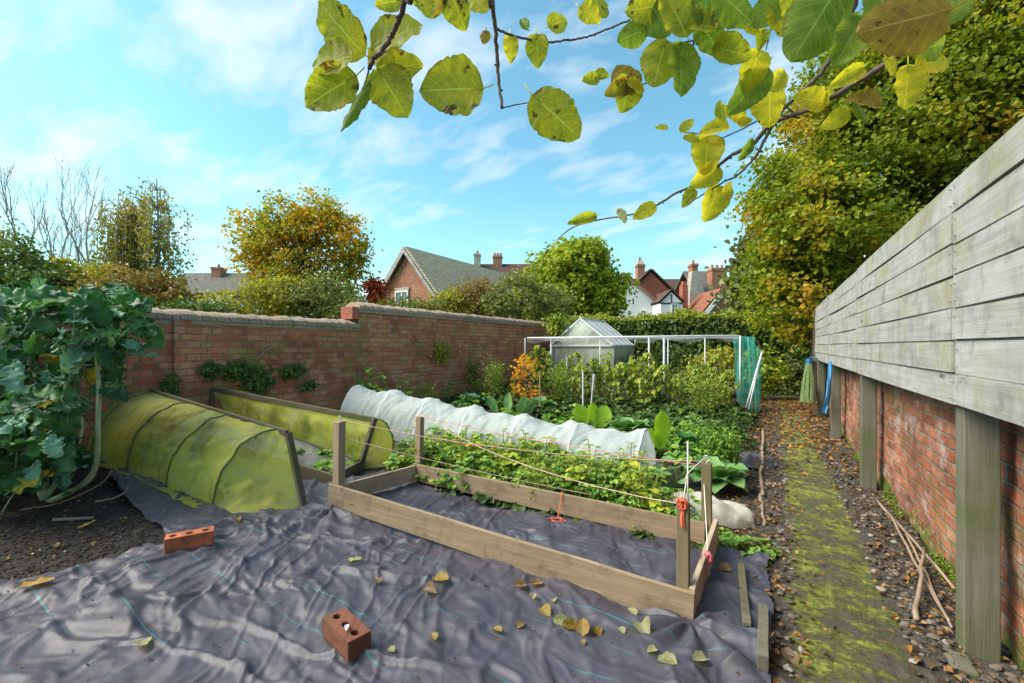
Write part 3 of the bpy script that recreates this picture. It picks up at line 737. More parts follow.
TOP1 = np.array([p1[0] + .01, p1[1], .74]); TOP2 = np.array([p2[0] + .01, p2[1], .66]); TOPA = np.array([pA[0], pA[1], .55]); TOPB = np.array([pB[0], pB[1], .575])
# eye screw
m = MB(); tube(m, [TOPB + np.array([.018 * math.cos(a), 0, .018 + .018 * math.sin(a)]) for a in np.linspace(0, 2 * PI, 13)], .0035, 6); t.part('eye_screw', m, M['metal'], smooth=True)
m = MB(); tube(m, [TOP1 + np.array([.014 * math.cos(a), 0, .012 + .014 * math.sin(a)]) for a in np.linspace(0, 2 * PI, 13)], .0035, 6); t.part('eye_screw', m, M['metal'], smooth=True)
def string(a, b, sag, mat, label, r=.0022, name='twine'):
    pts = [a + (b - a) * u - np.array([0, 0, sag * 4 * u * (1 - u)]) + rng.normal(size=3) * .001 for u in np.linspace(0, 1, 30)]
    m = MB(); tube(m, pts, r, 5); o = m.build(name, mat, smooth=True); return tag(o, label, 'string', 'baling twine strung between the posts')
string(TOP1, TOPB, .07, M['twine_p'], 'long faded twine sagging from the near left post to the far right post', .003)
string(TOP2, TOPB - np.array([0, 0, .03]), .03, M['twine_pink'], 'thin pink twine from the far left post across the white tunnel')
string(TOP2 + np.array([0, 0, .02]), TOPA, .10, M['twine_p'], 'pale twine from the far left post down to the near right post', .003)
string(TOP1 - np.array([0, 0, .13]), np.array([-1.1, 2.98, .24]), .02, M['twine_p'], 'lower twine running over the bed leaves to the back plank', .0028)
string(TOP2 - np.array([0, 0, .12]), np.array([-1.9, 2.98, .5]) , .05, M['twine_o'], 'short orange twine from the far left post into the bed', .0022)
def knot(p, s, mat, label, tails=3):
    m = MB(); pts = []
    for i in range(60):
        a = i * .9; pts.append(np.asarray(p) + s * np.array([math.cos(a) * (.6 + .4 * math.sin(i * .37)), math.sin(a * 1.3) * .8, math.sin(a * .7 + i * .11) * .9]))
    tube(m, smooth_path(pts, 3), s * .16, 5)
    for k in range(tails):
        q = [np.asarray(p)]
        for j in range(4): q.append(q[-1] + np.array([rng.uniform(-.3, .3) * s, rng.uniform(-.4, .1) * s, -s * 1.1]))
        tube(m, smooth_path(q, 3), s * .14, 5)
    return tag(m.build('twine_knot', mat, smooth=True), label, 'knot')
knot((pA[0], pA[1] - .02, .56), .024, M['twine_o'], 'bright orange twine knot on top of the short right post')
knot((fr[0] + .035, 2.52, .19), .022, M['twine_pink'], 'pink twine wound round the right end plank', 1)
kp = G(545, 522); kp[2] = mem_z(kp[0], kp[1]) + .02
m = MB(); tube(m, [(-1.33, 2.94, .24), (-1.335, 2.935, .16), (-1.34, 2.90, .09), (-1.33, 2.86, .06)], .0035, 5)
a = [(-1.33, 2.86, .06)]
for k in range(22): a.append((-1.33 + .05 * math.sin(k * .9) + rng.uniform(-.02, .02), 2.84 + .04 * math.cos(k * 1.3), .055 + rng.uniform(0, .02)))
tube(m, smooth_path(a, 3), .003, 5); tag(m.build('twine_tail', M['twine_o'], smooth=True), 'tangle of orange twine hanging off the back plank onto the sheet', 'string')
m = MB(); tube(m, [(pA[0] + .005, pA[1] + .1, .50), (pA[0] + .004, pA[1] + .1, .83)], .004, 6)
tag(m.build('support_cane', M['twine_w'], smooth=True), 'thin whitish stick standing up beside the two right posts', 'stick')
m = MB(); tube(m, smooth_path([TOPA + [0, -.0, .02], TOPA + [.01, .02, .1], (pA[0] + .01, pA[1] + .09, .68), TOPB + [0, 0, .03]], 4), .0028, 5)
tube(m, smooth_path([TOPB, TOPB - [.01, .02, .07], (pB[0] - .01, pB[1] - .04, .42), (fr[0] + .03, 2.55, .21)], 4), .0028, 5)
tag(m.build('twine', M['twine_w'], smooth=True), 'pale string looped between the tops of the two right posts', 'string')

# ================================================================== BRICKS
def holed_brick(name, label, pos, rz, mat, L=.215, W=.1025, Hh=.07, tilt=(0, 0), hole_r=.0165, sq=False):
    t = Thing(name, label, 'brick', pos)
    m = MB(); hb = MB(); n = 16
    cw = L / 3
    for i in range(3):
        cx = -L / 2 + cw * (i + .5); outer = []; inner = []
        for k in range(n):
            a = 2 * PI * (k + .5) / n; dx, dy = math.cos(a), math.sin(a)
            s = min(cw / 2 / max(abs(dx), 1e-6), W / 2 / max(abs(dy), 1e-6))
            outer.append((cx + dx * s, dy * s, Hh))
            inner.append((cx + hole_r * 1.15 * dx, hole_r * dy, Hh))
        # snap outer ring to rect corners
        for (sx, sy) in ((-1,-1),(1,-1),(1,1),(-1,1)):
            cpt = (cx + sx * cw / 2, sy * W / 2)
            j = min(range(n), key=lambda q: (outer[q][0] - cpt[0]) ** 2 + (outer[q][1] - cpt[1]) ** 2); outer[j] = (cpt[0], cpt[1], Hh)
        low = [(a, b, Hh * .2) for a, b, _ in inner]
        vs = outer + inner + low; fs = []
        for k in range(n):
            k2 = (k + 1) % n; fs.append([k, k2, n + k2, n + k]); fs.append([n + k, n + k2, 2 * n + k2, 2 * n + k])
        fs.append([2 * n + k for k in range(n)])
        m.add(vs, fs)
    x, y = L / 2, W / 2
    m.add([(-x,-y,0),(x,-y,0),(x,y,0),(-x,y,0),(-x,-y,Hh),(x,-y,Hh),(x,y,Hh),(-x,y,Hh)], [[0,3,2,1],[0,1,5,4],[1,2,6,5],[2,3,7,6],[3,0,4,7]])
    vv = m.verts()
    # soften silhouette with a little noise
    nvv = vv
    m.v = [nvv]
    o = m.build('block', mat, t.o, None); bv = o.modifiers.new('weld', 'WELD'); bv.merge_threshold = .0005; bv = o.modifiers.new('bevel', 'BEVEL'); bv.width = .004; bv.segments = 2; bv.limit_method = 'ANGLE'
    t.o.rotation_euler = (tilt[0], tilt[1], rz)
    return t
def rest(p): a = np.linspace(0, 2 * PI, 16); return float(max(mem_z(p[0] + .07 * np.cos(a), p[1] + .07 * np.sin(a)).max(), mem_z(p[0], p[1]))) - .012
pb = G(190, 558); pb[2] = rest(pb)
holed_brick('loose_brick', 'clean bright orange brick with three holes near the green netting cage', pb, R(30.8 + 32), M['brick_new'], L=.235, W=.09, Hh=.085)
pb = G(346, 657); pb[2] = rest(pb)
holed_brick('loose_brick', 'grimy dark red brick with three holes in the near foreground', pb, R(30.8 - 43), M['brick_old'], L=.235, W=.10, Hh=.082)
# white chip on the near brick
m = MB(); tv, tf = tleaf(5, 3, .045, .018, curl=.1); place(m, tv, tf, pb + np.array([.02, -.01, .092]), (.6, -.6, .1), (0, 0, 1)); tag(m.build('petal', M['white']), 'small white petal lying on top of the grimy brick', 'petal')
pb = G(743, 523); m = MB(); box(m, (pb[0] - .09, pb[1] - .05, -.02), (pb[0] + .05, pb[1] + .06, .06)); tag(m.build('edging_brick', mat_plain('sooty_brick', (.12, .06, .045), .9, .4, 12), bevel=.006), 'dark old brick half sunk at the edge of the mossy path', 'brick')

# ================================================================== NETTING CAGES
def sagsurf(prof, nu=60, seed=0, amp=.012, fn=None):
    """prof(u,v)->point arrays; returns mesh"""
    pass
def quad_surface(mb, fn, nu, nv):
    U, V = np.meshgrid(np.linspace(0, 1, nu), np.linspace(0, 1, nv), indexing='ij')
    p = fn(U, V); mb.add(p, grid_faces(nu, nv))
# cage 1
t = Thing('netting_cage', 'nearer green netting cage, its algae covered mesh arched to the ground at the front', 'cold frame', (-4.2, 1.6, .1))
cx0, cx1 = -5.55, -3.42
yF0, yF1 = 1.50, 1.60; ridgeL = np.array([-5.62, 2.02, .83]); ridgeR = P(287, 433, 3.33)
legB = G(306, 512)
frontL = np.array([-5.55, 1.52, float(gz(-5.55)) + .02]); frontR = G(213, 508); cornR = G(229, 527); cornR[2] += .02
def cage1(U, V):
    a = frontL + (frontR - frontL) * U[..., None]; b = ridgeL + (ridgeR + np.array([-.12, 0, .01]) - ridgeL) * U[..., None]
    ang = V * PI / 2
    y = a[..., 1] + (b[..., 1] - a[..., 1]) * (1 - np.cos(ang)) ** 1.0
    z = a[..., 2] + (b[..., 2] - a[..., 2]) * np.sin(ang) ** .85
    x = a[..., 0] + (b[..., 0] - a[..., 0]) * V
    sg = np.abs(np.sin(U * PI * 3.0)) ; off = -.035 * sg * np.sin(V * PI)
    n = .014 * fbm(U * 14, V * 5, 91) + .016 * fbm(U * 5 + V * 7, V * 9 - U * 4, 92) + .010 * ridged(U * 11 - V * 5, V * 3 + U * 3, 96)
    y = y - (off + n) * .6; z = z + (off + n) * .7
    return np.stack([x, y, z], -1)
m = MB(); quad_surface(m, cage1, 120, 36)
def cage1end(U, V):
    h = cage1(np.ones_like(V), V)
    q = np.empty(h.shape); k = .42
    w1 = np.clip(V / k, 0, 1)[..., None]; w2 = np.clip((V - k) / (1 - k), 0, 1)[..., None]
    lb = legB + np.array([0, 0, .01]); q[:] = cornR + (lb - cornR) * w1; q = np.where(V[..., None] > k, lb + (ridgeR - lb) * w2, q)
    u = U[..., None] ** 1.0
    p = h + (q - h) * u
    bl_ = np.sin(U * PI) * np.sin(V * PI)
    p[..., 0] += -.03 * bl_ + .02 * fbm(U * 5, V * 6, 94) * bl_; p[..., 1] += .02 * bl_ * fbm(U * 6, V * 4, 93)
    p[..., 2] += (.035 * fbm(U * 4 + V * 5, V * 7 - U * 3, 95) + .03 * ridged(U * 3 + V * 4, V * 5 - U * 2, 97)) * bl_
    return p
quad_surface(m, cage1end, 30, 40)
t.part('netting', m, M['green_net'], smooth=True)
m = MB()
for u in (.04, .36, .68, 1.0):
    V = np.linspace(0, 1, 20); p = cage1(np.full(20, u), V); m = MB(); tube(m, p + np.array([0, -.004, .004]), .008, 6)
    t.part('hoop', m, M['hoop_g'], smooth=True)
m = MB(); beam(m, ridgeL, ridgeR + np.array([.0, 0, .0]), .03, .045); t.part('top_rail', m, M['oldwood'], bevel=.003)
m = MB(); beam(m, ridgeR + np.array([0, .01, .0]), legB + np.array([0, 0, -.03]), .035, .045, up=(0, 1, 0)); t.part('leg', m, M['oldwood'], bevel=.003)
m = MB(); beam(m, frontL, frontR, .03, .045); t.part('bottom_rail', m, M['oldwood'], bevel=.003)
m = MB(); beam(m, ridgeL, (ridgeL[0], ridgeL[1] + .03, .1), .035, .045, up=(0, 1, 0)); t.part('leg', m, M['oldwood'])
m = MB(); beam(m, (ridgeL[0], legB[1], .19), (legB[0], legB[1], .07), .03, .05); t.part('bottom_rail', m, M['oldwood'])
# skirt flap lying in front
def skirt(U, V):
    a = cage1(U, V * 0); b = a.copy(); b[..., 1] -= .05 + .07 * U + .02 * fbm(U * 9, V * 3, 99); b[..., 2] = mem_z(b[..., 0], b[..., 1]) + .012 + .012 * fbm(U * 16, V * 4, 98)
    a[..., 2] += .02
    return a + (b - a) * V[..., None]
m = MB(); quad_surface(m, skirt, 90, 8); t.part('skirt', m, M['green_net'], smooth=True)
# cage 2
t = Thing('netting_cage', 'further green netting cage with its lid rail raised, standing against the wall side', 'cold frame', (-4.4, 3.0, .15))
railR = P(375, 420, 4.32); railL = P(212, 389, 5.15)
legB2 = G(358, 470)
backR = G(392, 466); backL = np.array([-5.55, 3.35, .25])
def cage2(U, V):
    a = railL + (railR - railL) * U[..., None]; b = backL + (backR - backL) * U[..., None]
    ang = V * PI / 2
    x = a[..., 0] + (b[..., 0] - a[..., 0]) * (np.sin(ang) ** 1.2) + .04 * np.sin(V * PI) * U
    y = a[..., 1] + (b[..., 1] - a[..., 1]) * np.sin(ang)
    z = b[..., 2] + (a[..., 2] - b[..., 2]) * np.cos(ang) ** .8 
    n = .014 * fbm(U * 12, V * 6, 101) - .03 * np.abs(np.sin(U * PI * 4)) * np.sin(V * PI)
    return np.stack([x, y + n, z + n * .7], -1)
m = MB(); quad_surface(m, cage2, 90, 26)
# right end cheek between leg and last hoop
def cheek2(U, V):
    h = cage2(np.ones_like(V), V); q = railR + (legB2 - railR) * V[..., None]; return h + (q - h) * U[..., None] + .02 * np.stack([fbm(U*6, V*7, 5), fbm(U*5, V*6, 6), 0 * U], -1) * (np.sin(U * PI) * np.sin(V * PI))[..., None]
quad_surface(m, cheek2, 16, 20)
t.part('netting', m, M['green_net'], smooth=True)
def cage2front(U, V):
    a = railL + (railR - railL) * U[..., None]; b = P(238, 424, 5.05) + (P(359, 461, 4.38) - P(238, 424, 5.05)) * U[..., None]
    p = a + (b - a) * V[..., None]; bu = np.sin(V * PI)
    p[..., 1] += -.03 * bu + .05 * fbm(U * 9, V * 3, 107) * bu; p[..., 2] += .03 * fbm(U * 7, V * 4, 108) * bu; return p
m = MB(); quad_surface(m, cage2front, 80, 16); t.part('netting', m, M['green_net'], smooth=True)
lowL, lowR = P(290, 437, 4.75), P(359, 461, 4.35)
lowL2 = lowR + (lowL - lowR) * 2.1
# loose net hanging from low rail to base board
baseL = G(296, 472); baseR = G(334, 486); baseL2 = baseR + (baseL - baseR) * 3.2; baseL2[2] = .2
def loose(U, V):
    a = lowL2 + (lowR - lowL2) * U[..., None]; b = baseL2 + (baseR - baseL2) * U[..., None]; b = b + np.array([0, 0, .06])
    p = a + (b - a) * V[..., None]; p[..., 2] += -.05 * np.sin(V * PI) + .03 * fbm(U * 8, V * 5, 103); return p
m = MB(); quad_surface(m, loose, 50, 16); t.part('loose_net', m, M['cage_net'], smooth=True)
m = MB()
for u in (.03, .28, .52, .76, 1.0):
    m = MB(); tube(m, cage2(np.full(20, u), np.linspace(0, 1, 20)), .007, 6); t.part('hoop', m, M['hoop_g'], smooth=True)
m = MB(); beam(m, railL, railR, .03, .05); t.part('top_rail', m, M['oldwood'], bevel=.003)
m = MB(); beam(m, railR + np.array([0, 0, .02]), legB2 + np.array([0, 0, -.03]), .035, .05, up=(0, 1, 0)); t.part('leg', m, M['oldwood'], bevel=.003)
m = MB(); beam(m, railL, (railL[0] + .0, railL[1], .1), .035, .05, up=(0, 1, 0)); t.part('leg', m, M['oldwood'])
m = MB(); beam(m, lowL2, lowR, .03, .035); t.part('lower_rail', m, M['oldwood'], bevel=.003)
m = MB(); beam(m, baseL2, baseR + np.array([0, 0, .05]), .03, .10); t.part('base_board', m, M['oldwood'], bevel=.003)
m = MB(); beam(m, baseR + np.array([0, 0, .05]), legB2 + np.array([.0, .1, .05]), .03, .10); t.part('base_board', m, M['oldwood'], bevel=.003)

# ================================================================== FLEECE TUNNEL
t = Thing('fleece_tunnel', 'long white fleece tunnel on hoops across the vegetable beds', 'plant tunnel', (-3, 4.3, .1))
tx0, tx1, ty = -5.1, -1.07, 4.3
def tunnel(U, V):
    x = tx0 + (tx1 - tx0) * U
    ang = V * PI
    hoopn = 6.0
    sg = np.abs(np.sin(U * PI * hoopn)) ** .8 * (.55 + .9 * np.abs(vnoise(U * 5 + 3, U * 0, 118)))
    rw = .33; rh = .50 + .06 * (1 - U) - .06 * sg + .06 * fbm(U * 7, V * 0 + .5, 111)
    rh = rh + .05 * np.exp(-((U - .80) / .03) ** 2)
    y = ty - rw * np.cos(ang) * (1 - .05 * sg) ; z = gz(x) + rh * np.sin(ang) ** .8
    wr = .017 * ridged(U * 34 + V * 5, V * 3 + U * 6, 112) * np.sin(ang) + .022 * fbm(U * 20, V * 4, 113) + .011 * ridged(U * 70 - V * 9, V * 4, 117)
    return np.stack([x + .01 * fbm(U * 30, V * 6, 114), y - wr * np.cos(ang) , z + wr * np.sin(ang)], -1)
m = MB(); quad_surface(m, tunnel, 240, 40)
def tend(U, V):
    h = tunnel(np.full_like(U, 1.0), V); cpt = np.array([tx1 + .02, ty, .12]); q = cpt + (h - cpt) * (1 - U[..., None])
    q[..., 0] += .05 * np.sin(U * PI) + .015 * fbm(U * 3, V * 9, 115) * np.sin(U * PI); return q
quad_surface(m, tend, 12, 40)
def tend0(U, V):
    h = tunnel(np.full_like(U, 0.0), V); cpt = np.array([tx0 - .08, ty, .2]); return cpt + (h - cpt) * (1 - U[..., None])
quad_surface(m, tend0, 8, 40)
t.part('fleece', m, M['fleece'], smooth=True)
for u in np.arange(0, 1.01, 1 / 6):
    m = MB(); p = tunnel(np.full(24, u), np.linspace(0, 1, 24)); tube(m, p * 1.0 + np.array([0, 0, -.014]), .008, 7); t.part('hoop', m, M['hoop'], smooth=True)
# small collapsed tunnel on the right
t0 = MB()
def heap(U, V):
    a = np.array([-1.0, 3.62, 0]); b = np.array([-.12, 3.60, 0])
    x = a[0] + (b[0] - a[0]) * U; y0 = 3.64 - .02 * U
    r_ = (.13 + .05 * np.sin(U * 3.5)) * np.clip(np.sin(PI * np.clip(U, .02, .98)) ** .25, 0, 1)
    ang = V * PI; hgt = .135 * (.6 + .4 * U) * np.clip(np.sin(PI * np.clip(U, .0, 1)) ** .3, 0, 1)
    return np.stack([x, y0 - r_ * np.cos(ang) * 1.35, .02 + hgt * np.sin(ang) + .035 * ridged(U * 9 + V * 2, V * 4 + U * 3, 121) * np.sin(ang) + .02 * fbm(U * 12, V * 6, 122)], -1)
quad_surface(t0, heap, 70, 26); tag(t0.build('fleece_heap', M['fleece_old'], smooth=True), 'low dirty white fleece heap between the frame and the mossy path', 'fleece')

# ================================================================== GREENHOUSE
gx0, gx1, gy0, gy1 = -5.48, -3.62, 11.3, 13.2; ez, rz_ = 1.31, 2.05; gxm = (gx0 + gx1) / 2
t = Thing('greenhouse', 'small glazed greenhouse with a white roof in front of the hedge', 'greenhouse', (gxm, gy0, 0))
m = MB(); z0 = .1
def q4(m, a, b, c, d): m.add([a, b, c, d], [[0, 1, 2, 3]])
m.add([(gx0, gy0, z0), (gx1, gy0, z0), (gx1, gy0, ez), (gxm, gy0, rz_), (gx0, gy0, ez)], [[0, 1, 2, 3, 4]])
t.part('gable_glass', m, M['ghglass'])
m = MB(); m.add([(gx0, gy1, z0), (gx1, gy1, z0), (gx1, gy1, ez), (gxm, gy1, rz_), (gx0, gy1, ez)], [[0, 1, 2, 3, 4]]); t.part('gable_glass', m, M['ghglass'])
for gx in (gx0, gx1):
    m = MB(); q4(m, (gx, gy0, z0), (gx, gy1, z0), (gx, gy1, ez), (gx, gy0, ez)); t.part('side_glass', m, M['ghglass'])
for gx in (gx0, gx1):
    m = MB(); q4(m, (gx, gy0 - .02, ez), (gx, gy1 + .02, ez), (gxm, gy1 + .02, rz_), (gxm, gy0 - .02, rz_)); t.part('roof_glass', m, M['ghroof'])
m = MB()
def bar(a, b, w_=.03): beam(m, a, b, w_, w_)
for gy in (gy0 - .02, gy1 + .02):
    for a, b in (((gx0, gy, 0), (gx0, gy, ez)), ((gx1, gy, 0), (gx1, gy, ez)), ((gx0, gy, ez), (gxm, gy, rz_)), ((gx1, gy, ez), (gxm, gy, rz_)), ((gx0, gy, ez), (gx1, gy, ez)), ((gx0, gy, .12), (gx1, gy, .12))): bar(a, b, .04)
    for fx in (.33, .5, .67): bar((gx0 + (gx1 - gx0) * fx, gy, 0), (gx0 + (gx1 - gx0) * fx, gy, ez + (rz_ - ez) * (1 - abs(fx - .5) * 2)), .025)
for gx in (gx0 - .01, gx1 + .01):
    for k in range(5):
        gy = gy0 + (gy1 - gy0) * k / 4; bar((gx, gy, 0), (gx, gy, ez), .025); bar((gx, gy, ez + .012), (gxm, gy, rz_ + .012), .018)
    bar((gx, gy0, ez), (gx, gy1, ez), .045); bar((gx, gy0, .12), (gx, gy1, .12), .05)
bar((gxm, gy0 - .03, rz_ + .01), (gxm, gy1 + .03, rz_ + .01), .05)
t.part('frame', m, M['alu'])

# ================================================================== FRUIT CAGE
FY0, FY1, FX0, FX1, FZ = 9.55, 11.0, -5.25, -.62, 1.50
t = Thing('fruit_cage', 'fruit cage of slim white poles with fine netting over its top', 'fruit cage', (-3, 9.6, 0))
def pole(a, b, r=.018, nm='pole'):
    m = MB(); tube(m, [a, b], r, 8); t.part(nm, m, M['white'], smooth=True)
for px, yy in ((525, FY0), (551, FY0 + .05), (649, FY0 + .7), (664, FY0 + .1), (740, FY0 - .1)):
    x = onY(px, yy); pole((x, yy, -.02), (x, yy, FZ), .021 if px in (649, 664) else .014)
for px in (600, 668, 705): x = onY(px, FY1); pole((x, FY1, 0), (x, FY1, FZ), .014)
pole((FX0, FY0, FZ), (FX1, FY0 - .1, FZ), .018, 'rail'); pole((FX0, FY1, FZ), (FX1, FY1, FZ), .016, 'rail')
pole((FX0, FY0, FZ), (FX0, FY1, FZ), .016, 'rail'); pole((FX1, FY0 - .1, FZ), (FX1, FY1, FZ), .016, 'rail')
xx = onY(635, FY1); pole((xx, FY1 + .02, 1.3), (xx, FY1 + .02, FZ + .03), .016, 'rail')
m = MB(); quad_surface(m, lambda U, V: np.stack([FX0 + (FX1 - FX0) * U, FY0 + (FY1 - FY0) * V, FZ + .01 - .06 * np.sin(V * PI) * (1 + .4 * np.sin(U * 20))], -1), 60, 8)
quad_surface(m, lambda U, V: np.stack([FX0 + (FX1 - FX0) * U, FY0 - .03 - .02 * np.sin(U * 60) * V, FZ - .10 * V * (1 + .4 * np.sin(U * 33))], -1), 90, 4)
t.part('net', m, M['cage_net'], smooth=True)
# teal net bunched at the right corner
t = Thing('debris_net', 'bright teal green netting hung from the right corner of the fruit cage', 'net', (-.6, 9.3, 0))
a0 = P(733, 336, 8.9); b0 = P(757, 337, 8.9)
def teal(U, V):
    top = a0 + (b0 - a0) * (U[..., None] * .85) ; z1 = .0
    bot = P(737, 420, 8.9) + (P(757, 424, 8.9) - P(737, 420, 8.9)) * U[..., None]
    p = top + (bot - top) * V[..., None]
    p[..., 1] += .07 * np.sin(U * 22 + V * 2) ; p[..., 0] += .03 * np.sin(U * 13) + .025 * fbm(U * 4, V * 5, 131)
    p[..., 2] = np.maximum(p[..., 2], .01); return p
m = MB(); quad_surface(m, teal, 70, 30); 
def teal2(U, V):
    a = P(750, 338, 8.8); b = P(762, 352, 8.7); c1 = P(756, 425, 8.6); top = a + (b - a) * U[..., None]; bt = c1 + (P(760, 423, 8.6) - c1) * U[..., None]
    p = top + (bt - top) * V[..., None]; p[..., 1] += .05 * np.sin(U * 15 + 1); return p
quad_surface(m, teal2, 30, 20); t.part('netting', m, M['teal_net'], smooth=True)
m = MB(); tube(m, [P(748, 338, 8.75), P(752, 418, 8.6)], .014, 7); t.part('edge_roll', m, M['teal_net'], smooth=True)
m = MB(); tube(m, [P(762, 352, 8.2), P(744, 415, 8.0)], .016, 7); tag(m.build('white_pole', M['white'], smooth=True), 'white pole leaning against the teal netting', 'pole')
m = MB(); tube(m, [P(757, 372, 8.3), P(748, 413, 8.1)], .012, 7); tag(m.build('white_pole', M['white'], smooth=True), 'shorter thin white pole leaning beside the longer one at the teal netting', 'pole')

# ================================================================== TREES
def limb_paths(mb, base, top, targets, r0, wig=.08):
    base = np.asarray(base, float); top = np.asarray(top, float)
    n = 7; tp = [base + (top - base) * (i / (n - 1)) + (rng.normal(size=3) * wig * np.array([1, 1, .2]) if 0 < i else 0) for i in range(n)]
    tp = smooth_path(tp, 2); tube(mb, tp, np.linspace(r0, r0 * .35, len(tp)), 8)
    for q in targets:
        k = int(rng.uniform(.3, .95) * (len(tp) - 1)); s = tp[k]; L = np.linalg.norm(q - s)
        mid = s + (q - s) * .5 + np.array([0, 0, .12 * L]) + rng.normal(size=3) * L * .05
        p = smooth_path([s, mid, q], 4); tube(mb, p, np.linspace(r0 * .22, r0 * .04, len(p)), 5, cap=False)
def crown_pts(blobs, ncl, per, clr, shell=.55):
    """blobs: (centre, radii). returns leaf centres, outward normals, clump centres"""
    vol = np.array([np.prod(b[1]) ** .67 for b in blobs]); vol /= vol.sum()
    C = []; N = []; K = []
    for (cen, rad), wv in zip(blobs, vol):
        n = max(3, int(ncl * wv)); d = rand_unit(n); rr = rng.uniform(shell, 1.0, n)[:, None] ** .7
        # uneven outline
        rr = rr * (1 + .14 * np.sin(d[:, :1] * 5 + cen[0]) * np.cos(d[:, 1:2] * 6 + cen[1]))
        cc = np.asarray(cen) + d * rr * np.asarray(rad)
        K.append(cc)
        lc = np.repeat(cc, per, 0) + rng.normal(size=(n * per, 3)) * np.array([1.15, 1.15, .62]) * clr * rng.uniform(.6, 1.3, n).repeat(per)[:, None]
        C.append(lc); N.append(np.repeat(d, per, 0))
    return np.concatenate(C), np.concatenate(N), np.concatenate(K)
def tree(name, label, cat, base, top, blobs, ncl, per, clr, ls, mat, r0=.12, group=None, bark=None, shell=.5, nt_=40, extra=None, aspect=.7):
    t = Thing(name, label, cat, base, group)
    C, N, K = crown_pts(blobs, ncl, per, clr, shell)
    m = MB(); tg = K[rng.choice(len(K), min(nt_, len(K)), replace=False)]
    limb_paths(m, base, top, tg, r0); t.part('trunk', m, bark or M['bark'], smooth=True)
    m = MB(); leafcloud(m, C, ls, N * .6 + np.array([0, 0, .5]), .8, aspect); t.part('crown', m, mat)
    if extra: extra(t)
    return t
def B(px, py, d, rpx, rpy=None, rd=None):
    r = rpx / F * d; return (P(px, py, d), (r, r if rd is None else rd, (rpy or rpx) / F * d))

# big maple on the right, behind the fence
bl_ = [B(905, 130, 10.5, 120, 110, 2.6), B(815, 225, 10, 62, 62, 1.8), B(1010, 60, 9.5, 130, 120, 2.4), B(868, 105, 11, 62, 55, 1.8), B(803, 295, 10, 44, 46, 1.2), B(900, 250, 10.5, 90, 80, 2), B(960, 20, 11, 90, 60, 2),
       B(780, 270, 10.5, 28, 32, .9), B(1040, 180, 10, 90, 90, 2), B(795, 190, 10.5, 42, 40, 1.2)]
tree('maple_tree', 'large green maple turning yellow and orange behind the right fence', 'tree', (2.9, 13.6, 0), (2.7, 13.4, 6.0), bl_, 2500, 46, .18, .10, LG['bigtree'], .2, shell=.5, nt_=30, aspect=.85)
# darker far tree left of the maple
tree('evergreen_tree', 'dull green tree beside the right hand houses, left of the big maple', 'tree', P(768, 330, 24) * [1, 1, 0], P(768, 250, 24), [B(765, 265, 24, 26, 34), B(752, 290, 24, 20, 28), B(775, 240, 25, 22, 18), B(790, 300, 22, 25, 40)], 260, 30, .4, .34, LG['conifer'], .2)
# yellow shrub at the end of the path
tree('shrub', 'yellowing bush at the end of the path beyond the teal netting', 'shrub', G(765, 400), G(765, 400) + [0, 0, .7], [B(765, 375, 10.3, 14, 18), B(760, 360, 10.5, 12, 12)], 60, 22, .09, .09, LG['rasp'], .02, nt_=14)
tree('shrub', 'dark green bush growing against the end of the right fence', 'shrub', G(793, 392), G(793, 392) + [0, 0, 1.0], [B(792, 378, 11.5, 12, 14), B(784, 388, 11.6, 12, 9)], 70, 24, .1, .09, LG['shrub_g'], .03, nt_=12)

# trees behind the left wall
tree('autumn_tree', 'rounded tree in orange and yellow autumn leaf behind the left wall', 'tree', P(300, 335, 15) * [1, 1, 0], P(300, 250, 15), [B(285, 232, 15, 48, 34), B(330, 235, 15, 42, 36), B(262, 245, 15, 30, 30), B(318, 215, 15, 30, 22), B(350, 262, 15, 26, 30), B(300, 275, 15, 50, 26), B(255, 262, 15, 20, 20)], 560, 26, .17, .105, LG['orange_tree'], .16, shell=.15, nt_=70)
tree('round_tree', 'rounded bright green tree in front of the far brick chimneys', 'tree', P(570, 330, 22) * [1, 1, 0], P(570, 280, 22), [B(570, 275, 22, 42, 32), B(545, 285, 22, 26, 24), B(595, 290, 22, 28, 28), B(578, 258, 22, 26, 16), B(605, 305, 21, 18, 18), B(550, 305, 21, 35, 20)], 420, 34, .28, .2, LG['roundtree'], .2, shell=.6)
def birch_extra(t): pass
